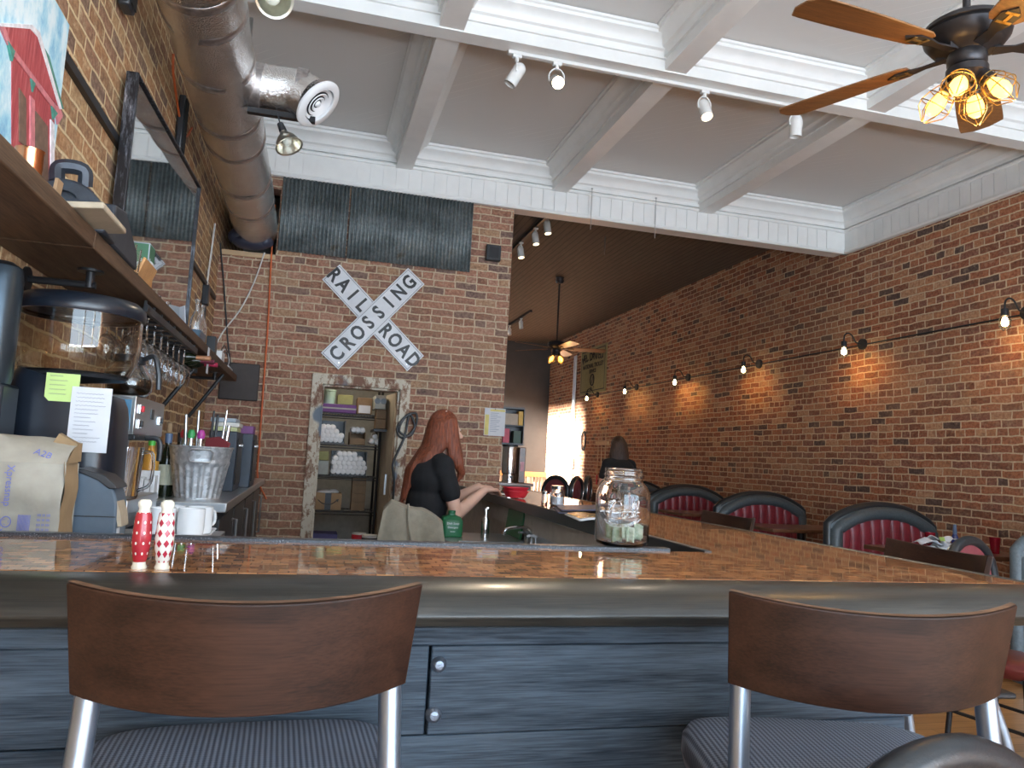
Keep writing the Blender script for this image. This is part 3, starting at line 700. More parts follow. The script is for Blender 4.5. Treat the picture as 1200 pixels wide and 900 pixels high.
# --- wall conduit, black speakers, cables
tag(build('cable_conduit', MB().bx(XL, XL+.022, 2.5, 7.2, 2.585, 2.62), 'black_metal'), 'straight black cable duct running along the left brick wall behind the mirror', 'conduit')
def speaker(y, z, h, label, k=1.):
    s = thing('wall_speaker', label, 'speaker', (XL+.07*k, y, z))
    build('cabinet', MB().bx(-.05*k, .05*k, -.05, .05, -h/2, h/2), 'black_plastic', s, bevel=.01)
    build('grille', MB().bx(.05*k, .05*k+.006, -.042, .042, -h/2+.015, h/2-.015), mat('grille', (.012, .012, .012), .9), s, bevel=.004)
    build('bracket', MB().bx(-.07*k, -.05*k, -.02, .02, -.05, .05), 'black_metal', s); return s
speaker(3.42, 3.25, .26, 'black wall speaker high on the left brick wall, cut by the photo top', .5)
speaker(4.87, 3.22, .36, 'narrow black wall speaker on the left brick wall below the silver duct', .4)
M['orange_cable'] = mat('orange_cable', (.62, .13, .035), .5); M['white_cable'] = mat('white_cable', (.66, .65, .62), .5)
def cable(name, pts, r, mt_, label): tag(build(name, MB().tube(smooth_curve(pts, 8), r, 8), mt_, smooth=60), label, 'cable')
W = lambda x, y, X=XL+.02: at(x, y, X=X)
cable('orange_cord', [W(203, 63), W(203, 85), W(207, 115), W(212, 145), W(218, 160), W(225, 150)], .007, 'orange_cable', 'short orange cord hooked on the left brick wall beside the silver duct')
K = lambda x, y, d=.02: at(x, y, Y=YB-d)
cable('orange_cord', [K(322, 240, .05), K(318, 300, .03), K(314, 380), K(309, 450), K(304, 520), K(302, 560), K(312, 585)], .008, 'orange_cable', 'long orange extension cord hanging down the back brick wall left of the sign')
cable('white_cord', [K(310, 296, .03), K(298, 330), K(282, 362), K(262, 388), K(254, 402)], .007, 'white_cable', 'white cord sagging across the back brick wall from the duct hole to the shelf')
cable('thin_cable', [K(258, 285, .03), K(262, 330), K(267, 400), K(270, 425)], .007, 'black_plastic', 'thin black cord hanging straight down the back brick wall beside the white cord')
cable('white_cord', [W(252, 262), W(247, 300), W(243, 330), W(240, 365)], .008, 'white_cable', 'white cable dropping down the far end of the left brick wall to a junction box')
tag(build('junction_box', MB().bx(0, .05, -.05, .05, -.08, .08), 'black_plastic', loc=(XL, 6.55, 2.50), bevel=.006), 'small black junction box on the far left brick wall under the white cable', 'junction box')
tag(build('wall_conduit', MB().bx(0, .03, -.03, .03, -.45, .02), 'black_plastic', loc=(XL, 6.60, 2.42), bevel=.004), 'short black cable trunk below the junction box on the left brick wall', 'conduit')

# ================================================================== SILVER DUCT
t = NT('foil'); v = t.coord()
vv = t.n('ShaderNodeTexVoronoi'); vv.inputs['Scale'].default_value = 130; t.l(v, vv.inputs['Vector'])
n = t.noise(v, 7, 5, .7)
t.base(t.ramp(n, [(.3, (.70, .68, .66)), (.7, (.90, .89, .88))]))
h = t.math('MULTIPLY_ADD', n, 3.0, vv.outputs['Distance']); t.bump(h, .5, .006); M['foil'] = t.set(.24, 1.)
M['foil_tape'] = mat('foil_tape', (.50, .46, .45), .42, 1., var=.3, scale=30, bump=.4)
M['insulation'] = mat('insulation', (.03, .035, .06), .45, bump=.8, scale=9)
AX, AZ, AR = -.63, 3.33, .193
du = thing('air_duct', 'large round silver foil-wrapped air duct running under the ceiling along the left wall', 'duct', (AX, 4.5, AZ))
mb = MB()
def dfn(u, q):
    y = -.1+u*7.5; a = 2*PI*q
    r = AR+.003*math.sin(y*9.3)+.0022*math.sin(5*a+y*3.1)+.002*math.sin(3*a-y*5)
    return Vector((r*math.cos(a), y-4.5, r*math.sin(a)))
mb.grid(dfn, 120, 40); bmesh.ops.remove_doubles(mb.bm, verts=mb.bm.verts, dist=.0004)
build('duct_body', mb, 'foil', du, smooth=60)
for y in (2.9, 3.37, 3.62, 4.12, 4.75, 5.15, 5.9, 6.45):
    mb = MB(); mb.lathe([(AR-.002, -.03), (AR+.0035, -.026), (AR+.0035, .026), (AR-.002, .03)], 40, Matrix.Translation((0, y-4.5, 0)) @ Matrix.Rotation(PI/2, 4, 'X')); build('seam_band', mb, 'foil_tape', du, smooth=60)
for y in (3.1, 5.5): build('hanger_strap', MB().bx(-.012, .012, y-4.5-.02, y-4.5+.02, AR, 4.33-AZ), 'steel', du)
# branch with diffuser
mb = MB(); path = [(.10, -.10, .0), (.24, -.10, .0), (.36, -.11, .0), (.44, -.13, -.02), (.505, -.16, -.06)]
mb.tube(smooth_curve(path, 6), .128, 28); build('branch', mb, 'foil', du, smooth=60)
for s in (.13, .37): mb = MB(); mb.tube([(s+.03, -.10-.02*(s > .3), 0), (s+.09, -.10-.02*(s > .3), -.004)], .134, 28); build('seam_band', mb, 'foil_tape', du, smooth=60)
dd = Vector((.70, -.25, -.67)).normalized(); dc = Vector((.525, -.175, -.075))
dm = Matrix.Translation(dc) @ dd.to_track_quat('Z', 'Y').to_matrix().to_4x4()
mb = MB(); mb.lathe([(.10, -.01), (.150, 0), (.152, .012), (.140, .024), (.105, .022), (.100, -.01)], 36, dm); df = build('diffuser', mb, 'white_ceramic', du, smooth=50)
for r0 in (.082, .056, .030): mb = MB(); mb.lathe([(r0, .0), (r0+.016, .010), (r0+.013, .014), (r0-.003, .004)], 30, dm); build('vane', mb, 'white_ceramic', df)
mb = MB(); mb.lathe([(0, -.012), (.1, -.012), (.1, -.006), (0, -.006)], 30, dm); build('throat', mb, 'black_plastic', df)
mb = MB(); mb.lathe([(0, .02), (.014, .016), (.02, .004), (0, 0)], 16, dm); build('hub', mb, 'white_ceramic', df)
build('branch_support', MB().bx(.15, .52, -.13, -.09, -.165, -.135), 'black_metal', du)
tag(build('insulation_wrap', MB().ball((0, 0, 0), (.17, .10, .07), 16).ball((-.12, .02, .05), (.09, .08, .08), 12).ball((.12, -.02, .02), (.08, .07, .06), 12), 'insulation', loc=(-.66, 7.27, 3.16), smooth=80), 'crumpled dark plastic wrap stuffed around the duct where it enters the wall hole', 'plastic wrap')
def clamp_lamp(loc, aim, label, cord):
    s = thing('clamp_lamp', label, 'lamp', loc)
    mt_ = Vector(aim).to_track_quat('Z', 'Y').to_matrix().to_4x4()
    M['spun_metal'] = mat('spun_metal', (.62, .60, .52), .3, .95)
    mb = MB(); mb.lathe([(.020, -.02), (.024, .0), (.045, .022), (.062, .05), (.072, .085), (.078, .088), (.0775, .09), (.068, .086), (.058, .05), (.042, .025), (.02, .006)], 32, mt_); build('reflector', mb, 'spun_metal', s, smooth=50)
    mb = MB(); mb.cyl(mt_ @ Vector((0, 0, -.07)), mt_ @ Vector((0, 0, -.012)), .018, .022, 16); build('socket', mb, 'black_plastic', s)
    mb = MB(); mb.ball(mt_ @ Vector((0, 0, .045)), .03, 16); build('bulb', mb, mat('frosted_bulb', (.75, .76, .66), .25), s)
    mb = MB(); mb.tube(smooth_curve([mt_ @ Vector((0, 0, -.065))]+[Vector(q) for q in cord], 6), .004, 6); build('cord', mb, 'black_plastic', s)
    return s
clamp_lamp(at(333, 157, Y=4.35), (.35, -.25, -.8), 'silver clamp lamp hanging by a cord below the duct branch', [(-.04, .02, .10), (-.06, .03, .17), (-.07, .02, .20)])
clamp_lamp(at(318, -4, Y=3.2), (.2, -.75, -.5), 'silver clamp lamp with white bulb at the photo top beside the duct', [(-.03, .10, .10), (-.06, .10, .13), (-.17, .05, .02)])
# ================================================================== NEAR BACK COUNTER ON THE LEFT
CZ = .985
nc = thing('service_counter', 'low steel-topped counter on the left behind the bar under the coffee machines', 'counter', (-.6, 2.6, 0))
O = lambda mb: xf(mb, Matrix.Translation((.6, -2.6, 0)))
build('counter_top', O(MB().bx(XL+.002, -.275, 2.13, 3.02, CZ-.035, CZ)), 'steel', nc, bevel=.003)
build('cabinet', O(MB().bx(XL+.002, -.31, 2.15, 3.0, .08, CZ-.035)), 'black_plastic', nc, bevel=.003)
for y in (2.17, 2.6): d = build('door', O(MB().bx(-.31, -.292, y, y+.40, .12, CZ-.06)), 'black_plastic', nc, bevel=.003); build('handle', O(MB().bx(-.292, -.275, y+.33, y+.35, .5, .8)), 'steel', d)
# --- paper bag
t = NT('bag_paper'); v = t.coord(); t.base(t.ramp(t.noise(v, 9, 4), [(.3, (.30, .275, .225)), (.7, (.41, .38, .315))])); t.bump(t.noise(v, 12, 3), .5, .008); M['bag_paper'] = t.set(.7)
M['bag_kraft'] = mat('bag_kraft', (.30, .20, .105), .8); M['bag_ink'] = mat('bag_ink', (.17, .19, .46), .7)
bg_ = thing('paper_sack', 'crumpled tan and white printed paper sack on the left behind the bar', 'bag', (-.75, 2.25, CZ))
bw0, bw1 = -.155, .152
mb = MB(); rnd = random.Random(3)
def bagf(front):
    def fn(u, q):
        x = bw0+u*(bw1-bw0); z = q*.245
        wob = .006*math.sin(u*9+q*5)+.005*math.sin(q*13+u*3)
        top = 0 if q < 1 else 0
        return Vector((x, (-.06-.008*math.sin(PI*u)+wob) if front else .06, z))
    return fn
mb.grid(bagf(True), 12, 10); mb.grid(lambda u, q: bagf(False)(1-u, q), 12, 10)
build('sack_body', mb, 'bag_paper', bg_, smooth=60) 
mb = MB(); mb.grid(lambda u, q: Vector((bw1+.004*math.sin(q*11), -.06+.12*u, q*.25)), 4, 10); build('gusset', mb, 'bag_kraft', bg_, smooth=60)
mb = MB(); mb.grid(lambda u, q: Vector((bw0, .06-.12*u, q*.25)), 4, 10); build('gusset', mb, 'bag_kraft', bg_, smooth=60)
mb = MB()
pf = [(bw0, -.06, .245), (-.06, -.066, .245), (.06, -.062, .243), (bw1, -.058, .245)]
pk = [(bw0, .01, .262), (-.06, -.02, .318), (.055, -.015, .292), (bw1, .0, .287)]
pr_ = [(bw0, .06, .25), (-.06, .05, .30), (.06, .05, .312), (bw1+.004, .055, .30)]
rows = [pf, [((a[0]+b[0])/2, (a[1]+b[1])/2-.004, (a[2]+b[2])/2+.006) for a, b in zip(pf, pk)], pk, pr_]
V = [[mb.bm.verts.new(p) for p in smooth_curve(r, 3)] for r in rows]
for a, b in zip(V, V[1:]):
    for k in range(len(a)-1): mb.bm.faces.new([a[k], a[k+1], b[k+1], b[k]])
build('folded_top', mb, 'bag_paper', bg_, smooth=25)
mb = MB(); mb.face([(bw1, -.058, .245), (bw1+.004, .058, .25), (bw1+.004, .055, .30), (bw1, 0, .287)]); mb.box((.12, .03, .288), (.055, .02, .05), (.1, .5, 0)); build('kraft_fold', mb, 'bag_kraft', bg_)
FY = -.0745
def bt_(txt, x, z, size, rot=0, spacing=1):
    m_ = text_mb(txt, size, .0006, spacing=spacing); build('print', xf(m_, frame((x, FY, z), (math.cos(rot), 0, math.sin(rot)), (-math.sin(rot), 0, math.cos(rot)))), 'bag_ink', bg_, smooth=0)
bt_('Xpressnap', .034, .186, .024, -PI/2); bt_('Xpressnap', .022, .030, .024, -PI/2)
mb = MB()
for k in range(12): mb.bx(.062+k*.0024, .0634+k*.0024, FY-.0006, FY, .075, .115)
build('barcode', mb, 'bag_ink', bg_, smooth=0)
for k in range(5): bt_('IIII III IIII', .119, .115-k*.012, .009)
mb = MB(); mb.tube([(-.0+.011*math.cos(2*PI*k/18)+.036, FY, .097+.013*math.sin(2*PI*k/18)) for k in range(18)], .0014, 6, closed=True)
for k in range(3):
    a = PI/2+2*PI*k/3; mb.prism([(.036+.007*math.cos(a+q), .097+.008*math.sin(a+q)) for q in (0, 1.3, .7)], 0, .0008, frame((0, FY, 0), (1, 0, 0), (0, 0, 1)))
build('recycling_mark', mb, 'bag_ink', bg_)
m_ = text_mb('A2B', .024, .0006); build('print', xf(m_, frame((.094, -.047, .268), (.93, .1, -.3), (.25, .5, .83))), 'bag_ink', bg_, smooth=0)
# --- rounded blue-grey machine
M['blue_plastic'] = mat('blue_plastic', (.085, .115, .15), .42, var=.08)
bm_ = thing('ice_bin', 'rounded blue-grey plastic bin with a dark lid right of the paper sack', 'bin', (-.585, 2.40, CZ))
arc = [(-.07, 0), (-.07, .215), (-.02, .222)]+[(.01+.075*math.sin(a), .115+.105*math.cos(a)) for a in [PI/2*k/10 for k in range(1, 11)]]+[(.088, .05), (.085, .0)]
mtb = Matrix(((1, 0, 0, 0), (0, 0, 1, 0), (0, 1, 0, 0), (0, 0, 0, 1)))
build('bin_body', MB().prism(arc, -.06, .06, mtb), 'blue_plastic', bm_, bevel=.006, smooth=50)
build('seam', MB().bx(-.068, .084, -.0615, -.0605, .100, .103), 'black_plastic', bm_)
build('lid', MB().prism([(-.072, .222), (-.02, .232), (.045, .215), (.075, .19), (.082, .178), (.06, .178), (.03, .20), (-.02, .22)], -.066, .066, mtb), 'black_plastic', bm_, bevel=.003)
mb = MB(); mb.prism([(.078, .155), (.094, .11), (.1, .075), (.09, .075), (.072, .15)], -.055, .03, mtb); build('strip', mb, 'tan_case', bm_)
build('label_sheet', MB().bx(.086, .0885, -.05, -.02, .02, .07), 'paper', bm_)
build('side_tray', MB().bx(.088, .135, -.04, .1, .0, .045), 'steel', bm_, bevel=.003)
# --- tall grinder with clear hopper
gr = thing('bean_grinder', 'tall black machine topped by a big clear round hopper on the left', 'machine', (-.722, 2.64, CZ))
M['gloss_black'] = mat('gloss_black', (.010, .014, .022), .28)
def rr(w_, d_, z, c=(0, 0), p=4.):
    out = []
    for k in range(40):
        a = 2*PI*k/40; cx, cy = math.cos(a), math.sin(a)
        out.append(Vector((c[0]+w_*math.copysign(abs(cx)**(2/p), cx), c[1]+d_*math.copysign(abs(cy)**(2/p), cy), z)))
    return out
def loft(mb, rings, cap=True):
    R = [[mb.bm.verts.new(p) for p in r] for r in rings]; n = len(R[0])
    for a, b in zip(R, R[1:]):
        for k in range(n): mb.bm.faces.new([a[k], a[(k+1) % n], b[(k+1) % n], b[k]])
    if cap: mb.bm.faces.new(R[0][::-1]); mb.bm.faces.new(R[-1])
    return mb
rings = [rr(.158, .15, 0), rr(.158, .15, .10), rr(.156, .15, .30), rr(.153, .15, .42), rr(.147, .145, .455), rr(.135, .135, .48)]
for r in rings[3:]:
    for p in r: p.z += -.28*p.x
build('grinder_body', loft(MB(), rings), 'gloss_black', gr, smooth=40)
hp = [(.150, .505), (.170, .55), (.176, .60), (.177, .70), (.171, .705), (.170, .60), (.164, .55), (.144, .509)]
build('hopper', MB().lathe(hp, 48), glass('smoked_glass', (.93, .91, .86)), gr, smooth=50)
build('hopper_floor', MB().lathe([(0, .480), (.142, .497), (.152, .512), (.142, .514), (0, .49)], 40), 'black_plastic', gr)
build('hopper_rim', MB().lathe([(.168, .69), (.181, .69), (.185, .70), (.183, .725), (.16, .745), (.12, .752), (0, .755), (0, .745), (.12, .742), (.158, .735), (.168, .715)], 48), 'gloss_black', gr, smooth=50)
M['sticky_green'] = mat('sticky_green', (.52, .68, .24), .8, var=.03); M['ink'] = mat('ink', (.16, .17, .22), .8)
NY = -.1545
q = at(73, 454, Y=2.64+NY); q2 = at(105, 492, Y=2.64+NY)
def note(name, c, w_, h_, mt_, lines, cut, NY=NY):
    x, z = c.x+.722, c.z-CZ
    n_ = build(name, MB().prism([(x-w_/2, z-h_/2+cut), (x-w_/2+cut, z-h_/2), (x+w_/2, z-h_/2), (x+w_/2, z+h_/2), (x-w_/2, z+h_/2)], NY, NY+.001, mtb), mt_, gr)
    mb = MB(); rd = random.Random(int(w_*1e4))
    for k in range(lines):
        zz = z+h_*.40-k*h_*.8/lines; ln = rd.uniform(.35, .75)*w_; pts = []
        for j in range(24): pts.append((x-w_*.38+ln*j/23, NY-.0008, zz+.0022*math.sin(j*2.1+k)*rd.uniform(.4, 1)))
        mb.tube(pts, .0005, 4)
    build('handwriting', mb, 'ink', n_); return n_
note('green_note', q, .089, .082, 'sticky_green', 5, .012)
note('list_sheet', q2, .108, .19, 'paper', 13, .0001, NY-.003)
g2 = thing('coffee_canister', 'dark steel canister cut off by the left photo edge before the grinder', 'canister', (-.866, 2.385, CZ))
build('canister', MB().lathe([(0, .45), (.054, .45), (.058, .47), (.058, .74), (.052, .775), (.03, .79), (0, .792)], 36), mat('dark_steel', (.05, .07, .09), .3, .7), g2, smooth=45)
build('stand', MB().bx(-.06, .06, -.065, .065, 0, .45), 'gloss_black', g2, bevel=.01)
# --- brewer
br = thing('coffee_brewer', 'stainless steel double coffee brewer with red switch left of the bottles', 'coffee machine', (-.70, 3.26, CZ))
build('head', MB().bx(-.19, .085, -.25, .30, .335, .475), 'steel', br, bevel=.004)
build('side_reflection', MB().bx(-.12, .07, -.2525, -.2505, .35, .46), mat('blue_reflection', (.10, .24, .38), .25), br)  # blue window light on the steel side, painted as a flat patch
build('column', MB().bx(-.22, -.04, -.25, .30, .10, .335), 'steel', br)
build('base', MB().bx(-.22, .09, -.25, .30, 0, .10), 'steel', br, bevel=.004)
for y, z in ((-.18, .43), (-.18, .375), (.21, .40)): mb = MB(); mb.bx(.085, .092, y-.02, y+.02, z-.018, z+.018); s_ = build('switch', mb, 'chrome', br, bevel=.002); build('rocker', MB().bx(.092, .10, y-.008, y+.012, z-.010, z+.012), 'red_plastic' if z > .42 else 'black_plastic', s_, bevel=.002)
build('gauge', MB().bx(.085, .089, .02, .07, .40, .44), 'black_plastic', br)
build('filter_basket', MB().bx(-.02, .09, -.24, -.02, .315, .335), 'black_plastic', br, bevel=.004)
h_ = MB().tube(smooth_curve([(.09, -.06, .325), (.13, -.06, .325), (.145, -.06, .30), (.145, -.06, .24)], 5), .010, 8); build('basket_handle', h_, 'black_plastic', br)
pc = thing('glass_pitcher', 'clear glass pitcher with handle standing on the brewer base', 'pitcher', (-.66, 3.11, CZ+.10))
build('jug', MB().lathe([(0, 0), (.055, 0), (.06, .01), (.068, .19), (.064, .19), (.056, .012), (0, .01)], 32), 'clear_glass', pc, smooth=50)
build('handle', MB().tube(smooth_curve([(.06, -.01, .17), (.10, -.01, .165), (.10, -.01, .06), (.058, -.01, .03)], 6), .006, 8), 'clear_glass', pc)
cf = thing('coffee_carafe', 'round glass carafe of dark coffee with black handle on top of the brewer', 'carafe', (-.665, 3.10, CZ+.4755))
build('flask', MB().lathe([(0, 0), (.06, 0), (.078, .02), (.082, .05), (.072, .085), (.045, .12), (.04, .14), (.037, .14), (.042, .118), (.07, .08), (.078, .05), (.074, .022), (.058, .004), (0, .004)], 32), 'clear_glass', cf, smooth=50)
build('coffee', MB().lathe([(0, .005), (.056, .005), (.072, .022), (.0765, .05), (.0735, .066), (0, .066)], 32), mat('coffee', (.014, .007, .004), .15), cf, smooth=50)
build('collar', MB().lathe([(.038, .12), (.05, .122), (.048, .15), (.038, .152)], 24), 'black_plastic', cf)
build('handle', MB().tube(smooth_curve([(.045, -.02, .14), (.085, -.035, .15), (.105, -.04, .09), (.11, -.04, .03)], 6), .010, 8), 'black_plastic', cf)
# --- mugs on a square tray
tz = CZ
tr = MB()
c0 = Vector((-.395, 2.80, 0))
loft(tr, [rr(.07, .085, 0, p=6), rr(.09, .10, .004, p=6), rr(.105, .125, .022, p=8), rr(.101, .121, .022, p=8), rr(.086, .096, .008, p=6), rr(.01, .01, .007, p=6)])
tag(build('serving_tray', tr, 'white_ceramic', loc=(c0.x, c0.y, CZ), smooth=40), 'white square tray with flared rim holding the white mugs', 'tray')
mug = None
def mug_():
    s = thing('coffee_mug', '', 'mug', group='white mugs on the square tray')
    build('cup', MB().lathe([(0, 0), (.034, 0), (.040, .004), (.0425, .03), (.042, .092), (.039, .092), (.0385, .03), (.034, .008), (0, .007)], 36), 'white_ceramic', s, smooth=50)
    build('handle', MB().tube(smooth_curve([(.040, 0, .075), (.065, 0, .072), (.068, 0, .035), (.040, 0, .022)], 6), .0055, 8), 'white_ceramic', s); return s
for dx, dy, rz, lb in ((.035, -.05, 2.4, 'white coffee mug at the near right of the square tray'), (-.055, -.05, 3.0, 'white coffee mug at the near left of the square tray, behind the pepper mills'), (.05, .04, 0.9, 'white coffee mug at the back right of the square tray'), (-.04, .045, 2.2, 'white coffee mug at the back left of the square tray')):
    if mug is None: mug = m_ = mug_()
    else: m_ = dup(mug, (0, 0, 0), 0, lb)
    m_['label'] = lb; m_.location = (c0.x+dx, c0.y+dy, CZ+.008); m_.rotation_euler.z = rz

# ================================================================== FAR BACK BAR
FZ = 1.035
fb = thing('back_bar', 'tall black back-bar cabinet with steel top along the far left wall', 'cabinet', (-.63, 5.4, 0))
U = lambda mb: xf(mb, Matrix.Translation((.63, -5.4, 0)))
build('steel_top', U(MB().bx(XL+.002, -.345, 3.76, 6.9, FZ-.045, FZ)), 'steel', fb, bevel=.004)
M['navy_black'] = mat('navy_black', (.035, .045, .062), .4)
build('cabinet', U(MB().bx(XL+.002, -.40, 3.80, 6.88, .06, FZ-.045)), 'navy_black', fb, bevel=.003)
for k in range(4):
    y = 3.83+k*.76; d = build('door', U(MB().bx(-.40, -.378, y, y+.72, .10, FZ-.08)), 'black_plastic', fb, bevel=.003)
    build('handle', U(MB().tube([(-.378, y+.64, .6), (-.355, y+.64, .6), (-.355, y+.64, .9), (-.378, y+.64, .9)], .008, 8)), 'steel', d)
t = NT('galvanised'); v = t.coord(); vo = t.n('ShaderNodeTexVoronoi'); vo.inputs['Scale'].default_value = 55; t.l(v, vo.inputs['Vector'])
sx_ = t.n('ShaderNodeSeparateColor'); t.l(vo.outputs['Color'], sx_.inputs[0])
t.base(t.ramp(sx_.outputs[0], [(.0, (.40, .42, .44)), (1, (.68, .70, .72))])); M['galvanised'] = t.set(.48, .65)
p = at(236, 583, Z=FZ); BKX, BKY = -.515, 4.06
bk = thing('metal_bucket', 'ribbed galvanised metal bucket full of bar tools on the back bar', 'bucket', (BKX, BKY, FZ))
mb = MB(); hgt, r0, r1 = .245, .103, .148
def bkf(u, q):
    a = 2*PI*u; r = r0+(r1-r0)*q
    if q < .64: r += .0028*math.sin(a*22)
    if .64 < q < .72: r += .004
    return Vector((r*math.cos(a), r*math.sin(a), .004+q*hgt))
mb.grid(bkf, 132, 24); mb.grid(lambda u, q: Vector((bkf(1-u, q).x*.975, bkf(1-u, q).y*.975, bkf(1-u, q).z+.004)), 132, 24)
mb.lathe([(0, 0), (r0, 0), (r0, .006), (0, .008)], 44); bmesh.ops.remove_doubles(mb.bm, verts=mb.bm.verts, dist=.0002)
build('pail', mb, 'galvanised', bk, smooth=50)
build('rim', MB().tube([(r1*math.cos(2*PI*k/48), r1*math.sin(2*PI*k/48), hgt+.004) for k in range(48)], .005, 8, closed=True), 'galvanised', bk)
for s in (-1, 1):
    a0 = -PI/2+.12 if s < 0 else PI/2+.12
    pts = [((r+.009)*math.cos(a0+da), (r+.009)*math.sin(a0+da), z) for da, z, r in ((-.36, .225, .146), (-.33, .19, .148), (-.26, .178, .152), (.26, .178, .152), (.33, .19, .148), (.36, .225, .146), (.24, .238, .150), (-.24, .238, .150))]
    build('handle', MB().tube(pts, .0048, 6, closed=True), 'steel', bk)
tools = [(-.06, -.02, .20, 'steel', .012), (-.02, .0, .235, 'steel', .009), (.03, .02, .24, 'black_plastic', .008), (.05, -.03, .21, 'black_plastic', .010), (.075, .02, .25, 'chrome', .009), (.09, -.01, .14, 'chrome', .014)]
for i, (dx, dy, h, mt_, r) in enumerate(tools):
    s = thing('bar_spoon' if i < 4 else 'muddler', ('long slim metal bar tool standing in the galvanised bucket', 'thin silver bar spoon standing in the galvanised bucket', 'black-handled bar tool standing upright in the galvanised bucket', 'short black-handled bar tool leaning in the galvanised bucket', 'tall black and silver muddler at the right of the galvanised bucket', 'thick chrome muddler at the right of the galvanised bucket')[i], 'bar tool', (BKX+dx, BKY+dy, FZ+.02))
    top = (dx*.35, dy*.3, .245+h*.7)
    build('shaft', MB().cyl((0, 0, 0), (top[0]*.6, top[1]*.6, top[2]*.62), r*.55), mt_ if mt_ != 'black_plastic' else 'steel', s)
    build('grip', MB().cyl((top[0]*.6, top[1]*.6, top[2]*.62), top, r*.8, r*.65), mt_, s, bevel=.002)
for i, (dx, dy, cc, lb) in enumerate(((-.045, -.05, (.05, .35, .10), 'green-topped pour spout standing in the galvanised bucket'), (.0, -.055, (.45, .05, .30), 'magenta-topped pour spout standing in the galvanised bucket'), (-.085, .01, (.50, .04, .05), 'red-topped pour spout at the left of the galvanised bucket'))):
    s = thing('pour_spout', lb, 'pour spout', (BKX+dx, BKY+dy, FZ+.10))
    build('tube', MB().cyl((0, 0, 0), (0, 0, .19), .014, .010), 'chrome', s); build('cap', MB().lathe([(0, .235), (.012, .23), (.02, .21), (.016, .19), (0, .188)], 16), mat('cap_%d' % i, cc, .4), s)
tag(build('red_napkin', MB().prism([(-.04, 0), (.06, 0), (.085, .09), (.03, .12), (-.03, .11)], -.008, .008, mtb), mat('maroon_cloth', (.16, .015, .02), .8), loc=(BKX+.055, BKY-.05, FZ+.185), rot=(.1, 0, 0), bevel=.004), 'dark red folded napkin sticking out of the galvanised bucket', 'napkin')
# --- bottles beside the bucket
def wine_bottle(name, loc, label, body, cap, lab, h=.30, r=.038, cork=None):
    s = thing(name, label, 'bottle', loc, group='bottles left of the bucket')
    build('bottle_body', MB().lathe([(0, 0), (r*.92, 0), (r, .008), (r, h*.58), (r*.8, h*.68), (r*.42, h*.76), (r*.36, h*.8), (r*.36, h*.95), (r*.42, h*.955), (r*.42, h*.985), (0, h*.985)], 28), body, s, smooth=45)
    build('foil', MB().lathe([(r*.40, h*.84), (r*.43, h*.99), (0, h*1.0)], 20), cap, s, smooth=45)
    if lab: build('label', MB().lathe([(r*1.012, h*.18), (r*1.012, h*.50)], 28), lab, s)
    if cork: build('cork', MB().cyl((0, 0, h), (0, 0, h+.05), .013), cork, s)
    return s
M['bottle_green'] = mat('bottle_green', (.015, .02, .01), .12); M['bottle_amber'] = mat('bottle_amber', (.05, .028, .008), .12)
M['juice'] = mat('juice', (.62, .30, .05), .3); M['cap_green'] = mat('cap_green', (.10, .55, .08), .4); M['cream_label'] = mat('cream_label', (.55, .55, .42), .7); M['cap_blue'] = mat('cap_blue', (.12, .17, .28), .35); M['cap_copper'] = mat('cap_copper', (.5, .25, .12), .35, .5)
wine_bottle('juice_bottle', (-.735, 4.02, FZ), 'orange juice bottle with green cap beside the brewer', 'juice', 'cap_green', None, .29, .04)
wine_bottle('wine_bottle', (-.715, 4.22, FZ), 'dark bottle with cream label and orange top left of the bucket', 'bottle_amber', 'cap_copper', 'cream_label', .30, .040)
wine_bottle('wine_bottle', (-.675, 4.10, FZ), 'dark wine bottle with blue neck and pale cork closest to the bucket', 'bottle_green', 'cap_blue', 'cream_label', .31, .042, 'cardboard')
wine_bottle('wine_bottle', (-.66, 4.36, FZ), 'dark wine bottle with black neck standing behind the other bottles left of the bucket', 'bottle_green', 'black_plastic', None, .32, .040)
tag(build('sugar_caddy', MB().bx(-.04, .04, -.05, .05, 0, .02).bx(-.04, .04, .03, .05, .02, .13).bx(-.036, -.012, -.045, .03, .02, .10).bx(-.008, .016, -.045, .03, .02, .09).bx(.018, .036, -.045, .03, .02, .11), 'white_ceramic', loc=(-.70, 3.83, FZ), bevel=.003), 'white caddy of sugar packets at the near end of the back bar', 'caddy')
# --- black boxes with papers on top
for x0, x1, y0, y1, hh, lb in ((-.56, -.405, 4.68, 5.05, .345, 'wide black equipment box on the back bar behind the bucket'), (-.46, -.352, 5.2, 5.6, .345, 'narrow black equipment box on the back bar, behind the wide one')):
    s = thing('equipment_box', lb, 'box', ((x0+x1)/2, (y0+y1)/2, FZ)); hx, hy = (x1-x0)/2, (y1-y0)/2
    build('case', MB().bx(-hx, hx, -hy, hy, 0, hh), 'navy_black', s, bevel=.008); build('front_panel', MB().bx(hx, hx+.006, -hy+.03, hy-.03, .04, hh-.04), 'black_plastic', s, bevel=.003)
    for k in range(3): build('knob', MB().cyl((hx+.006, -hy*.5+k*hy*.5, hh-.08), (hx+.016, -hy*.5+k*hy*.5, hh-.08), .012), 'chrome', s)
for k, (cc, lb, dx) in enumerate((((.55, .58, .30), 'yellow-green notebook lowest in the pile on the black equipment box', 0), ((.70, .68, .62), 'cream book in the middle of the pile on the black equipment box', .01), ((.36, .42, .48), 'grey-blue binder topmost in the pile on the black equipment box', -.01))):
    tag(build('notebook', MB().box((0, 0, .0125), (.14, .26, .024)), mat('book_%d' % k, cc, .6), loc=(-.485+dx, 4.86, FZ+.346+.026*k), bevel=.002), lb, 'book', 'books on the equipment box')
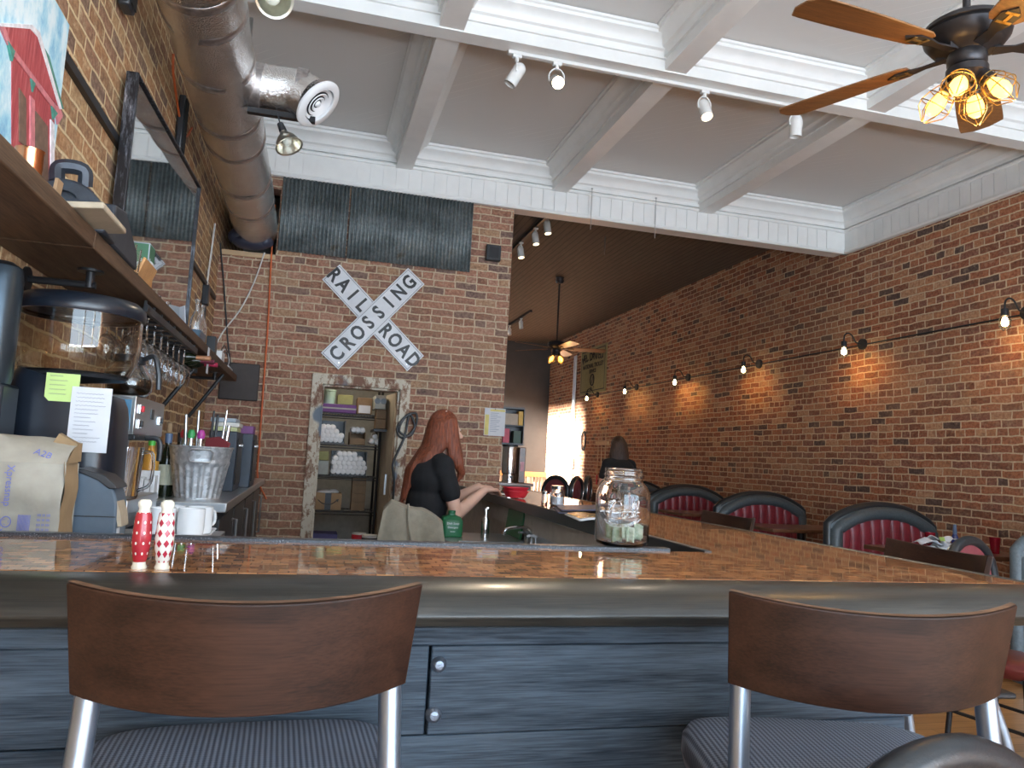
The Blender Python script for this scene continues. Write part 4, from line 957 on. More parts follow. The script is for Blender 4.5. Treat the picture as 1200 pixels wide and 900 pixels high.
tag(build('purple_carton', MB().box((0, 0, .025), (.09, .2, .05)), mat('purple_box', (.20, .06, .20), .5), loc=(-.405, 5.35, FZ+.346), bevel=.002), 'small purple carton on the narrow black equipment box', 'box')
tag(build('wall_panel', MB().bx(-.17, .17, -.02, .0, -.17, .17), mat('brown_panel', (.045, .035, .032), .6), loc=(-.66, YB-.002, 1.88), bevel=.012), 'dark brown board screwed to the back brick wall below the shelf end', 'board')
# --- glass rack under the shelf and the glasses hanging in it
gk = thing('glass_rack', 'black hanging stemware rack under the long wooden shelf', 'rack', (-.78, 3.9, SZ0))
for k in range(9): build('rack_rail', MB().bx(-.11, .13, -.66+k*.165-.012, -.66+k*.165+.012, -.045, -.033).bx(-.11, -.10, -.66+k*.165-.004, -.66+k*.165+.004, -.035, 0).bx(.11, .12, -.66+k*.165-.004, -.66+k*.165+.004, -.035, 0), 'black_metal', gk)
build('rack_frame', MB().bx(.115, .13, -.69, .69, -.05, -.02).bx(-.13, -.115, -.69, .69, -.05, -.02), 'black_metal', gk)
wg = None
def wine_glass():
    s = thing('wine_glass', '', 'wine glass', group='wine glasses hanging under the shelf')
    pr2 = [(0, 0), (.034, -.002), (.034, -.005), (.006, -.010), (.0042, -.02), (.0042, -.09), (.010, -.10), (.030, -.118), (.039, -.145), (.037, -.185), (.031, -.215), (.0298, -.215), (.0355, -.185), (.0375, -.145), (.029, -.121), (.008, -.104), (0, -.101)]
    build('glass', MB().lathe(pr2, 24), 'clear_glass', s, smooth=60); return s
i = 0
for k in range(8):
    for x in (-.70, -.80):
        y = 3.9-.66+.0825+k*.165
        lb = 'upside-down wine glass under the shelf, %s from the near end of the %s row' % (ORD[k], 'front' if x > -.75 else 'back')
        if wg is None: wg = g_ = wine_glass()
        else: g_ = dup(wg, (0, 0, 0), 0, lb)
        g_['label'] = lb; g_.location = (x, y, SZ0-.030)
# --- bottles lying under the shelf
wr = thing('bottle_rack', 'small black rack under the shelf cradling three lying bottles', 'rack', (-.79, 4.95, SZ0))
build('rack_bars', MB().bx(-.11, .06, -.28, -.265, -.10, 0).bx(-.11, .06, .265, .28, -.10, 0).bx(-.09, -.075, -.28, .28, -.10, -.09).bx(.03, .045, -.28, .28, -.10, -.09), 'black_metal', wr)
for k, (y, cc, lb) in enumerate(((4.76, (.55, .26, .14), 'lying bottle with copper neck foil in the rack under the shelf'), (4.95, (.16, .03, .05), 'lying bottle with purple neck foil in the rack under the shelf'), (5.12, (.42, .03, .08), 'lying bottle with red neck foil in the rack under the shelf'))):
    s = thing('lying_bottle', lb, 'bottle', (-.80, y, SZ0-.05), group='bottles lying under the shelf')
    rx = Matrix.Rotation(PI/2, 4, 'Y'); r = .036
    build('bottle_body', MB().lathe([(0, -.09), (r, -.085), (r, .06), (r*.8, .085), (r*.42, .11), (r*.36, .13), (0, .13)], 24, rx), 'bottle_green', s, smooth=45)
    build('foil', MB().lathe([(r*.38, .11), (r*.42, .20), (0, .205)], 20, rx), mat('foil_%d' % k, cc, .35, .4), s, smooth=45)

# ================================================================== MILLS ON THE BAR
def mill(loc, pattern, label):
    t = NT(pattern); v = t.coord(); sp = t.n('ShaderNodeSeparateXYZ'); t.l(v, sp.inputs[0])
    an = t.math('MULTIPLY', t.math('ARCTAN2', sp.outputs['Y'], sp.outputs['X']), 8/(2*PI))
    zz = t.math('MULTIPLY', sp.outputs['Z'], 1/.0185)
    if pattern == 'red_dots':
        fu = t.math('SUBTRACT', t.math('FRACT', an), .5); fv = t.math('SUBTRACT', t.math('FRACT', zz), .5)
        d = t.math('SQRT', t.math('ADD', t.math('MULTIPLY', fu, fu), t.math('MULTIPLY', fv, fv)))
        t.base(t.mix(t.math('LESS_THAN', d, .14), (.42, .022, .035), (.80, .76, .70)))
    else:
        fu = t.math('ABSOLUTE', t.math('SUBTRACT', t.math('FRACT', an), .5)); fv = t.math('ABSOLUTE', t.math('SUBTRACT', t.math('FRACT', zz), .5))
        t.base(t.mix(t.math('LESS_THAN', t.math('ADD', fu, fv), .40), (.78, .76, .70), (.42, .025, .05)))
    M[pattern] = t.set(.25, Coat_Weight=.5)
    s = thing('pepper_mill', label, 'pepper mill', loc, group='pepper mills on the copper bar')
    build('body', MB().lathe([(.0105, .012), (.0125, .018), (.0165, .045), (.0165, .06), (.0145, .092), (.0125, .101), (0, .101)], 36), pattern, s, smooth=60)
    build('foot', MB().lathe([(0, 0), (.0125, 0), (.0135, .003), (.011, .008), (.0105, .013), (0, .013)], 30), 'cream', s, smooth=50)
    build('knob', MB().lathe([(.0105, .101), (.0095, .108), (.0115, .112), (.0115, .119), (.008, .1235), (0, .1245)], 30), 'cream', s, smooth=50)
M['cream'] = mat('cream', (.74, .71, .60), .25, var=.03)
mill((-.281, 1.53, BZ), 'red_dots', 'red pepper mill with white dots on the left of the bar')
mill((-.2425, 1.53, BZ), 'red_diamonds', 'white pepper mill with red diamonds on the left of the bar')
# ================================================================== CROSSING SIGN
t = NT('sign_white'); t.base(t.ramp(t.noise(t.coord(), 5, 4), [(.3, (.60, .61, .64)), (.7, (.76, .77, .80))])); M['sign_white'] = t.set(.35)
M['sign_black'] = mat('sign_black', (.012, .012, .013), .4)
sg = thing('crossing_sign', 'white X-shaped railroad crossing sign on the back brick wall above the door', 'sign', (.50, YB-.03, 2.58))
BL, BW = 1.175, .222
def blade(ang, y, words):
    rot = Matrix.Rotation(-ang, 4, 'Y')
    def T(mb, dy): return xf(mb, Matrix.Translation((0, dy, 0)) @ rot)
    b = build('blade', T(MB().bx(-BL/2, BL/2, -.002, .002, -BW/2, BW/2), y), 'sign_white', sg, bevel=.001)
    e = MB(); i = .012; wd = .0035
    for q in ((-BL/2+i, BL/2-i, BW/2-i-wd, BW/2-i), (-BL/2+i, BL/2-i, -BW/2+i, -BW/2+i+wd), (-BL/2+i, -BL/2+i+wd, -BW/2+i, BW/2-i), (BL/2-i-wd, BL/2-i, -BW/2+i, BW/2-i)): e.bx(q[0], q[1], -.0005, .0005, q[2], q[3])
    build('border', T(e, y-.0026), 'sign_black', b, smooth=0)
    for txt, x, sp_ in words:
        for j, ch in enumerate(txt):
            m_ = text_mb(ch, .185, .0006, .006)
            xf(m_, Matrix.Diagonal((.82, 1, 1, 1)))
            xf(m_, FRONT((x+(j-(len(txt)-1)/2)*sp_, 0, 0))); build('letter', T(m_, y-.0028), 'sign_black', b, smooth=0)
    for x in (-BL/2+.05, BL/2-.05): build('screw', T(MB().cyl((x, -.003, -.07), (x, -.006, -.07), .006, seg=10), y), 'chrome', b)
blade(math.radians(-43.2), .008, [('RAIL', -.355, .128), ('ROAD', .355, .128)])
blade(math.radians(50.0), -.006, [('CROSSING', .0, .140)])
# other things on the back wall
sb = thing('black_fixture', 'square black fixture box near the upper right corner of the back brick wall', 'fixture', (1.63, YB, 3.35))
build('housing', MB().bx(-.075, .075, -.06, 0, -.08, .08), 'black_plastic', sb, bevel=.008); build('vent', MB().bx(-.05, .05, -.064, -.06, -.055, .055), 'black_metal', sb)
nt = thing('wall_notice', 'white printed notice with a yellow stripe pinned to the end of the back wall', 'notice', (1.745, YB-.01, 1.665))
build('sheet', MB().bx(-.105, .105, -.004, 0, -.135, .135), 'paper', nt); M['note_yellow'] = mat('note_yellow', (.72, .62, .22), .8)
build('stripe', MB().bx(-.10, -.06, -.005, -.004, -.13, .07).bx(-.05, .10, -.005, -.004, .105, .125), 'note_yellow', nt)
mb = MB()
for k in range(11): mb.bx(-.045, -.045+random.uniform(.06, .13), -.005, -.004, .085-.018*k, .090-.018*k)
build('text_lines', mb, mat('note_ink', (.30, .34, .42), .8), nt); build('pin', MB().ball((0, -.006, .128), .005, 8), 'black_metal', nt)
cc = [at(x, y, Y=YB-.05) for x, y in ((487, 484), (478, 486), (467, 498), (466, 508), (472, 513), (481, 508), (488, 496), (487, 484), (474, 490), (468, 505), (480, 511), (486, 500), (480, 486), (474, 512), (466, 530), (460, 545), (462, 565), (459, 600))]
tag(build('hanging_hose', MB().tube(smooth_curve(cc, 5), .011, 8), 'black_plastic', smooth=60), 'black coiled hose hooked on the right door casing of the storeroom', 'hose')

# ================================================================== STOREROOM
SY = 8.25
ws = thing('wire_shelf', 'dark wire storage shelving filled with boxes and cups inside the storeroom', 'shelving', (.42, SY, 0))
for x in (-.42, .28):
    for y in (-.22, .22): build('post', MB().cyl((x, y, 0), (x, y, 2.05), .013, seg=10), 'black_metal', ws)
levels = (.22, .70, 1.055, 1.375, 1.695)
for z in levels:
    mb = MB()
    for y in (-.22, .22): mb.cyl((-.42, y, z-.012), (.28, y, z-.012), .006, seg=6).cyl((-.42, y, z-.04), (.28, y, z-.04), .005, seg=6)
    for k in range(24): x = -.42+.70*k/23; mb.cyl((x, -.22, z-.006), (x, .22, z-.006), .003, seg=5)
    build('wire_deck', mb, 'black_metal', ws)
def sbox(x0, x1, z0, h, mt_, label, y0=-.2, y1=.1, nm='storage_box', open_=False):
    s = thing(nm, label, 'box', ((x0+x1)/2, SY+(y0+y1)/2, z0)); hx, hy = (x1-x0)/2, (y1-y0)/2
    if open_:
        mb = MB().bx(-hx, hx, -hy, hy, 0, .006).bx(-hx, -hx+.006, -hy, hy, .006, h).bx(hx-.006, hx, -hy, hy, .006, h).bx(-hx, hx, hy-.006, hy, .006, h).bx(-hx, hx, -hy, -hy+.006, .006, h*(.12 if open_ == 2 else .5))
        build('box_body', mb, mt_, s)
    else: build('box_body', MB().bx(-hx, hx, -hy, hy, 0, h), mt_, s, bevel=.003)
    return s
def px(x, y): q = at(x, y, Y=SY-.2); return q
for nm, c_ in (('purple_box_m', (.13, .05, .20)), ('kraft_dark', (.22, .14, .075)), ('olive_box', (.30, .30, .12)), ('bluish_box', (.09, .085, .22)), ('grey_box', (.34, .36, .33)), ('green_tub', (.35, .50, .42))): M[nm] = mat(nm, c_, .7)
T5, T4, T3, T2, T1 = 1.695, 1.375, 1.055, .70, .22
s = sbox(.10, .44, T5, .085, 'purple_box_m', 'wide purple box on the top storeroom shelf')
build('tape', MB().bx(-.17, .17, -.151, -.150, .035, .05), 'grey_box', s)
tag(build('storage_tub', MB().lathe([(0, 0), (.055, 0), (.062, .13), (.066, .135), (.066, .15), (0, .152)], 28), 'green_tub', loc=(.165, SY-.08, T5+.086)), 'pale green round tub on the purple box in the storeroom', 'tub')
sbox(.245, .40, T5+.086, .10, 'olive_box', 'yellow-green carton on top of the purple box in the storeroom')
s = sbox(.45, .60, T5, .17, 'kraft_dark', 'tan carton with a white label right of the purple box'); build('label', MB().bx(-.06, .06, -.152, -.1505, .01, .09), 'paper', s)
s = sbox(.61, .715, T5+.05, .14, 'grey_box', 'long grey box with printed circles high on the right of the storeroom', -.45, -.1)
for xx in (-.03, .03): build('circle_print', MB().cyl((xx, -.1765, .08), (xx, -.1755, .08), .03), 'black_plastic', s)
cup_proto = None
def cup(x, z, y, label, grp):
    global cup_proto
    if cup_proto is None:
        mb = MB(); mb.lathe([(0, 0), (.024, 0), (.0265, .002), (.034, .10), (.036, .10), (.0365, .106), (.033, .106), (.0245, .006), (0, .006)], 20, Matrix.Rotation(-PI/2, 4, 'X'))
        cup_proto = o = build('foam_cup', mb, 'foam', smooth=50)
    else: o = cup_proto.copy(); COL.objects.link(o)
    o.location = (x, y, z); tag(o, label, 'cup', grp)
sbox(.095, .345, T4, .24, 'black_plastic', 'dark open carton of cups at the left of the second storeroom shelf', open_=2)
L1 = 'white foam cup in the small pile at the left of the second storeroom shelf'
for r, n in enumerate((5, 5, 4, 3)):
    for k in range(n): cup(.115+.046*k+.012*(r % 2)+.0*r, T4+.038+.041*r, SY-.215-.004*r, L1, 'foam cups on the second shelf')
sbox(.395, .555, T4, .13, 'kraft_dark', 'open tan carton of plastic cups beside the pile of cups on the second storeroom shelf', open_=1)
for k in range(3): cup(.435+.045*k, T4+.155, SY-.12, 'white foam cup showing above the open tan carton on the second storeroom shelf', 'foam cups in the tan carton')
for k in range(3): cup(.62+.03*k, T4+.045+.05*(k % 2), SY-.2, 'white foam cup loose at the right end of the second storeroom shelf', 'loose foam cups on the right')
sbox(.225, .585, T3, .25, 'black_plastic', 'dark open carton brimming with cups on the middle storeroom shelf', open_=2)
L2 = 'white foam cup in the large pile on the middle storeroom shelf'
for r, n in enumerate((7, 7, 7, 6, 4)):
    for k in range(n): cup(.255+.049*k+.014*(r % 2)+(.0 if r < 4 else .05), T3+.04+.044*r, SY-.215-.003*r, L2, 'foam cups on the middle shelf')
sbox(.095, .205, T3, .14, 'grey_box', 'grey printed carton left of the cup pile on the middle storeroom shelf'); sbox(.095, .20, T3+.145, .09, 'olive_box', 'small olive carton stacked over the grey printed carton')
s = sbox(.09, .36, T2, .17, 'cardboard', 'brown shipping carton with a curved arrow print on the low storeroom shelf')
build('tape', MB().bx(-.03, .03, -.1515, -.150, .0, .17), 'black_plastic', s)
mb = MB(); mb.tube(smooth_curve([(-.10, -.152, .10), (-.05, -.152, .065), (.03, -.152, .06), (.09, -.152, .10)], 6), .005, 6); mb.prism([(.075, .105), (.105, .115), (.10, .08)], -.153, -.151, mtb); build('arrow_print', mb, 'black_plastic', s)
build('crumpled_paper', MB().ball((-.03, 0, .17), (.09, .12, .03), 12).ball((.05, .02, .175), (.06, .1, .03), 10), 'foam', s)
for k in range(4): sbox(.46, .60, T2+.0865*k, .085, 'kraft_dark', 'small dark kraft carton in the tower on the low storeroom shelf, %s from the bottom' % ORD[k], -.15, .05)
s = sbox(.085, .345, T1, .24, 'bluish_box', 'blue-purple beer case at the bottom left of the storeroom')
for q, z in (('BUD', .14), ('LIGHT', .085)): m_ = text_mb(q, .055, .0006, .001); build('lettering', xf(m_, FRONT((0, -.152, z))), mat('case_ink', (.20, .22, .50), .6), s, smooth=0)
def can(x, y, z, r, h, mt_, label, nm='canister'):
    s = thing(nm, label, 'canister', (x, y, z)); build('tin', MB().lathe([(0, 0), (r, 0), (r, h*.93), (r*.94, h*.95), (0, h*.95)], 24), mt_, s, smooth=40); build('lid', MB().lathe([(r*.96, h*.93), (r*.98, h), (0, h)], 24), 'foam' if mt_ != 'foam' else 'grey_box', s, smooth=40); return s
can(.56, SY-.20, T1, .075, .26, 'red_plastic', 'red canister at the bottom of the storeroom shelving, left of the pair'); can(.655, SY-.36, T1-.21, .08, .47, 'dark_wall', 'dark canister at the bottom of the storeroom, right of the red one')
can(.50, SY-.12, T2-.27, .06, .16, 'red_plastic', 'small red canister tucked behind the lower red canister') if False else None
tag(build('green_bowl', MB().lathe([(0, 0), (.06, .0), (.10, .07), (.105, .12), (.1, .12), (.055, .01), (0, .01)], 24), mat('green_bowl_m', (.05, .22, .12), .4), loc=(.43, SY-.12, T1)), 'dark green bowl between the beer case and the red canister', 'bowl')
for k in range(2): sbox(.635, .735, 1.62+.0*k+.10*k-.07, .095, 'kraft_dark', 'small kraft box on the right storeroom wall shelf, %s' % ('lower of two' if k == 0 else 'upper of two'), -.38, -.15)
tag(build('wall_shelf', MB().bx(.62, XP-.121, SY-.40, SY+.1, 1.52, 1.545), 'black_metal'), 'short dark shelf board on the right inside the storeroom', 'shelf')
dl = thing('door_leaf', 'plain beige door leaf folded back inside the storeroom opening', 'door', (.765, 7.56, 0))
build('panel', MB().box((0, .33, .96), (.036, .64, 1.88), (0, 0, .12)), mat('door_beige', (.36, .32, .25), .6), dl, bevel=.003); build('latch_plate', MB().bx(-.03, -.012, .02, .06, .9, 1.1), 'steel', dl)

# ================================================================== PEOPLE
def hand(shapes, wrist, fdir, side, up, curl, r=.0088, lens=(.070, .078, .072, .058)):
    """palm, four curled fingers of different lengths and a thumb leaving the side of the palm"""
    w0, f, s, u = Vector(wrist), Vector(fdir).normalized(), Vector(side).normalized(), Vector(up).normalized()
    kn = w0+f*.078
    for q in (-.026, -.009, .009, .026): shapes.append((w0+s*q*.6+f*.01, kn+s*q, .0155, .0125))
    for i, q in enumerate((-.029, -.010, .010, .028)):
        p = kn+s*q; d = f
        for j in range(3):
            ang = curl*(.55+.35*j); d2 = (f*math.cos(ang)-u*math.sin(ang)); L = lens[i]*(.46, .31, .23)[j]
            p2 = p+d2*L; shapes.append((p, p2, r*(1.06-.12*j), r*(.98-.12*j))); p = p2
    b = w0+f*.025-s*.022; k1 = b-s*.026+f*.026-u*.010; k2 = k1+f*.030-u*.012+s*.006; k3 = k2+f*.022-u*.012+s*.010
    shapes += [(b, k1, .014, .0115), (k1, k2, .0112, .010), (k2, k3, .0098, .0082)]
def person(label, loc, rotz, hairmat, hairshape, arms, H=1.60, lean=.03, part_lbl=None):
    """stands facing local +x; right side is local -y"""
    s = thing('person', label, 'person', loc, rotz)
    k = H/1.60; body = []
    hd = Vector((.055+lean, 0, 1.475))
    # head with face, neck
    body += [(hd, (.088, .074, .108)), (hd+Vector((.030, 0, -.045)), (.062, .056, .072)), (hd+Vector((.066, 0, -.098)), (.028, .030, .024))]
    body += [(hd+Vector((.088, 0, -.012)), hd+Vector((.106, 0, -.042)), .010, .015), (hd+Vector((.092, 0, -.042)), (.016, .017, .010))]                # nose
    body += [(hd+Vector((.086, 0, -.066)), (.012, .024, .006)), (hd+Vector((.085, 0, -.077)), (.012, .020, .006))]                                      # lips
    for y in (-1, 1): body += [(hd+Vector((.080, y*.030, .0)), (.012, .016, .010)), (hd+Vector((-.005, y*.076, -.015)), (.020, .010, .032)), (hd+Vector((.070, y*.034, -.035)), (.022, .024, .022))]
    body += [((.015+lean*.8, 0, 1.28), hd+Vector((-.012, 0, -.08)), .058, .052)]
    # torso, hips, legs, feet
    body += [((.0+lean*.5, 0, 1.17), (.10, .155, .14)), ((0, 0, .98), (.095, .135, .14)), ((-.01, 0, .86), (.115, .165, .11))]
    for y in (-1, 1):
        body += [((-.005, y*.085, .84), (.01, y*.09, .46), .085, .055), ((.01, y*.09, .46), (-.02, y*.09, .09), .052, .036), ((-.03, y*.09, .05), (.13, y*.10, .035), .036, .028)]
        body += [((.005+lean*.7, y*.10, 1.265), (.01+lean*.7, y*.165, 1.245), .055, .055)]
    sleeves = []
    for y, (el, wr, fd, sd, up, curl) in zip((-1, 1), arms):
        sh_ = Vector((.01+lean*.7, y*.172, 1.240)); el, wr = Vector(el), Vector(wr)
        body += [(sh_, el, .050, .041), (el, el+(wr-el)*.35, .041, .040), (el+(wr-el)*.35, wr, .040, .026)]
        hand(body, wr, fd, sd, up, curl)
        sleeves.append((sh_, sh_+(el-sh_)*.56, .061, .062))
    blob('body', body, 'skin', s, .0065, 3)
    shirt = [((-.02+lean*.5, 0, 1.17), (.140, .185, .145)), ((-.01, 0, .99), (.130, .16, .17)), ((-.01, 0, .88), (.128, .175, .10)), ((-.01+lean*.6, 0, 1.265), (.075, .125, .045)), ((.05+lean*.5, -.062, 1.15), (.075, .075, .075)), ((.05+lean*.5, .062, 1.15), (.075, .075, .075))]
    for y in (-1, 1): shirt.append(((.0+lean*.7, y*.06, 1.270), (.01+lean*.7, y*.165, 1.242), .066, .070)); shirt.append(((-.02+lean*.7, y*.08, 1.19), (.01+lean*.7, y*.160, 1.215), .085, .068))
    blob('shirt', shirt+sleeves, 'black_cloth', s, .008, 14)
    tr_ = [((-.01, 0, .85), (.122, .172, .10))]
    for y in (-1, 1): tr_ += [((-.005, y*.085, .84), (.01, y*.09, .46), .095, .066), ((.01, y*.09, .46), (-.02, y*.09, .10), .064, .052)]
    blob('trousers', tr_, 'denim', s, .009, 3)
    for y in (-1, 1): sh2 = [((-.035, y*.09, .045), (.13, y*.10, .038), .045, .036)]; blob('shoe', sh2, 'black_plastic', s, .007, 2)
    for y in (-1, 1): e = MB().ball(hd+Vector((.0865, y*.031, .0)), (.0075, .011, .007), 12); build('eye', e, 'eye_white', s); 
    hair = blob('hair', hairshape(hd, lean), hairmat, s, .0075, 4)
    return s, hair
M['eye_white'] = mat('eye_white', (.55, .50, .46), .2)
def hairmat(name, c1, c2):
    t = NT(name); v = t.coord(); n = t.noise(t.mapping(v, (70, 70, 3.5)), 1.4, 5, .65)
    t.base(t.ramp(n, [(.3, c1), (.7, c2)])); t.bump(n, .9, .012); M[name] = t.set(.42); return name
hairmat('auburn_hair', (.085, .018, .008), (.30, .075, .028)); hairmat('dark_hair', (.018, .009, .006), (.085, .042, .025))
def long_hair(h, ln):
    o = [(h+Vector((-.018, 0, .022)), (.098, .090, .106)), (h+Vector((-.045, 0, -.05)), (.085, .094, .11))]
    rd = random.Random(5)
    for k in range(15):
        a = -1.25+2.5*k/14                       # strands fanned around the back of the head
        c, s_ = math.cos(a), math.sin(a); bx_, by_ = -c*.085, s_*.098
        deep = max(0, math.cos(a-.25))**2        # longest down the middle of the back
        p0 = h+Vector((bx_*.8-.02, by_*.75, .03)); p1 = h+Vector((bx_*1.05-.03, by_*1.08, -.12)); p2 = h+Vector((bx_*1.25-.075-.04*deep, by_*1.02+.012*math.sin(k*2.1), -.19-.08*deep)); p3 = h+Vector((bx_*1.2-.125-.030*deep, by_*.80+.025, -.24-.24*deep-.05*rd.random()))
        o += [(p0, p1, .030, .032), (p1, p2, .032, .026), (p2, p3, .026, .010)]
    for y in (-1, 1):                            # locks falling in front of the shoulders
        q = [h+Vector((.028, y*.066, .055)), h+Vector((.036, y*.084, -.06)), h+Vector((.052, y*.100, -.15)), h+Vector((.060, y*.112, -.215)), h+Vector((.090, y*.098, -.27)), h+Vector((.070, y*.092, -.325))]
        for a, b, r0, r1 in zip(q, q[1:], (.026, .032, .036, .034, .026), (.032, .036, .034, .026, .010)): o.append((a, b, r0, r1))
        q = [h+Vector((.0, y*.076, .05)), h+Vector((.012, y*.090, -.08)), h+Vector((.022, y*.098, -.17)), h+Vector((.045, y*.095, -.23))]
        for a, b, r0, r1 in zip(q, q[1:], (.03, .032, .028), (.032, .028, .014)): o.append((a, b, r0, r1))
    return o
ra = ((.125, -.185, .955), (.335, -.105, 1.105), (.95, .25, .02), (.25, -.95, .0), (.1, 0, 1), 1.0)
la = ((.16, .19, .985), (.365, .085, 1.115), (.95, -.2, .0), (.2, .97, .0), (.0, 0, 1), .8)
# side vector points to the little finger, thumbs towards each other
ra = (ra[0], ra[1], ra[2], (.25, -.95, 0), ra[4], ra[5]); la = (la[0], la[1], la[2], (.2, .97, 0), la[4], la[5])
p1, hair1 = person('person with long auburn hair and black t-shirt leaning over the side bar', (.745, 4.80, 0), math.radians(9), 'auburn_hair', long_hair, (ra, la))
cl = build('hair_clip', MB().box((.06, -.02, 1.585), (.012, .06, .008), (0, -.3, .3)).box((.065, .02, 1.583), (.010, .03, .007), (0, .2, -.2)), 'white_ceramic', p1, bevel=.002)
def mid_hair(h, ln):
    o = [(h+Vector((-.018, 0, .022)), (.098, .090, .106)), (h+Vector((-.045, 0, -.05)), (.082, .094, .11))]
    for k in range(13):
        a = -1.3+2.6*k/12; bx_, by_ = -math.cos(a)*.085, math.sin(a)*.098
        p0 = h+Vector((bx_*.8-.02, by_*.8, .03)); p1 = h+Vector((bx_*1.05-.02, by_*1.15, -.11)); p2 = h+Vector((bx_*1.1-.03, by_*1.2, -.21-.025*math.cos(a)))
        o += [(p0, p1, .030, .030), (p1, p2, .030, .012)]
    return o
ra2 = ((.03, -.235, .985), (.20, -.225, .86), (.8, .1, -.5), (.0, -.9, -.2), (.5, 0, .8), .7)
la2 = ((.06, .225, .985), (.24, .14, .90), (.9, -.1, -.3), (.0, .95, .0), (.3, 0, .9), .7)
p2, hair2 = person('person with dark shoulder-length hair and black shirt standing far back near the right wall', (3.93, 9.3, 0), math.radians(98), 'dark_hair', mid_hair, (ra2, la2)); p2.scale = (1.06,)*3
# ================================================================== ON AND BEHIND THE SIDE BAR
def bar_at(x, y): p = at(x, y, Z=BZ); return p
# glass jar with notes
JX, JY = .872, 2.035; JZ = BZ+.0085
jr = thing('glass_jar', 'large clear glass jar with embossed script holding folded banknotes at the bar corner', 'jar', (JX, JY, JZ))
JS = .905
jp = [(0, 0), (.062, 0), (.072, .006), (.0765, .018), (.077, .150), (.0745, .166), (.066, .184), (.057, .193), (.0545, .198), (.0565, .2), (.0565, .203), (.0535, .206), (.0535, .214), (.0555, .216), (.0555, .219), (.053, .222), (.053, .232), (.055, .234), (.053, .238)]
jin = [(.0495, .237), (.0495, .2), (.055, .190), (.063, .181), (.0705, .164), (.073, .150), (.0725, .018), (.068, .011), (.055, .008), (0, .009)]
jp, jin = [(r, z*JS) for r, z in jp], [(r, z*JS) for r, z in jin]
build('jar_body', MB().lathe(jp+jin, 64), 'clear_glass', jr, smooth=50)
def wrap(mb, r, z, a0):
    for v_ in mb.bm.verts:
        x, y, d = v_.co; a = a0+x/r; v_.co = Vector(((r+d)*math.cos(a), (r+d)*math.sin(a), z+y))
    return mb
# handwritten script drawn as raised strokes
strokes = [[(-.034, .030), (-.044, .022), (-.046, .010), (-.036, .004), (-.030, .016), (-.034, .034), (-.022, .040), (-.030, .008), (-.034, -.012)],
           [(-.022, .040), (-.008, .046), (-.002, .034), (-.014, .022), (-.002, .016), (-.004, .002), (-.018, -.004), (-.030, .0)],
           [(.010, .018), (.002, .014), (.0, .004), (.008, .002), (.014, .018), (.013, .004), (.018, .004)], [(.018, .004), (.026, .022), (.030, .042), (.026, .042), (.024, .010), (.028, .004)], [(.028, .004), (.036, .024), (.040, .046), (.036, .046), (.034, .014), (.040, .008)],
           [(-.034, -.012), (-.010, -.018), (.022, -.012), (.046, .0)], [(-.046, -.006), (-.034, -.016), (-.010, -.022), (.022, -.016), (.046, .0)]]
mb = MB(); a0 = math.atan2(-1, -.42)
for s_ in strokes:
    pts = []
    for p in smooth_curve([(x, y, 0) for x, y in s_], 6):
        a = a0+p.x*1.15/.0775; pts.append((.0772*math.cos(a), .0772*math.sin(a), (.088+p.y*1.1)*JS))
    mb.tube(pts, .0025, 6)
build('embossed_script', mb, 'clear_glass', jr, smooth=60)
t = NT('banknote'); v = t.coord(); n = t.noise(t.mapping(v, (1, 1, 1)), 60, 3, .6)
t.base(t.ramp(n, [(.38, (.30, .40, .27)), (.6, (.56, .62, .48))])); M['banknote'] = t.set(.85)
rd = random.Random(11)
for i in range(5):
    a = -2.5+.42*i; d = .048; wv = rd.uniform(.018, .025); hh = rd.uniform(.034, .048)
    x0, y0 = d*math.cos(a), d*math.sin(a); ta = a+PI/2+rd.uniform(-.4, .4)
    mb = MB(); mb.grid(lambda u, q: Vector((x0+(u-.5)*2*wv*math.cos(ta)+.008*math.sin(u*5+i)*math.cos(a), y0+(u-.5)*2*wv*math.sin(ta)+.008*math.sin(u*5+i)*math.sin(a), .011+q*hh+(u-.5)*.014*(1 if i % 2 else -1)+.006)), 10, 5)
    tag(build('banknote', mb, 'banknote', loc=(JX, JY, JZ), solid=.0008, smooth=60), 'folded green banknote standing inside the large glass jar', 'banknote', 'banknotes in the jar')
# red baskets
rb = None
for k, (dx, dy, dz, lb) in enumerate(((0, 0, 0, 'red plastic food basket on the side bar by the red-haired person, the lower one'), (.0, .005, .035, 'red plastic food basket nested on top of another by the red-haired person'))):
    if rb is None:
        mb = loft(MB(), [rr(.085, .065, 0, p=3), rr(.095, .075, .012, p=3), rr(.120, .10, .058, p=3), rr(.126, .106, .062, p=3), rr(.126, .106, .066, p=3), rr(.117, .097, .064, p=3), rr(.090, .070, .014, p=3), rr(.02, .02, .010, p=3)], True)
        rb = o = build('food_basket', mb, 'red_plastic', smooth=40)
    else: o = rb.copy(); COL.objects.link(o)
    o.location = (1.245+dx, 4.56+dy, BZ+.0045+dz*.62); o.rotation_euler.z = .3; o.scale = (.62, .62, .62); tag(o, lb, 'basket', 'red food baskets')
for k, (x, y, w_, d_, rz, lb) in enumerate(((1.24, 4.95, .14, .2, .3, 'white napkin paper on the side bar under the hands of the red-haired person'), (1.30, 5.62, .16, .22, -.2, 'loose white paper on the side bar beyond the red basket'))):
    tag(build('paper_sheet', MB().box((0, 0, .001), (w_, d_, .002)), 'paper', loc=(x, y, BZ+.0045), rot=(0, 0, rz)), lb, 'paper')
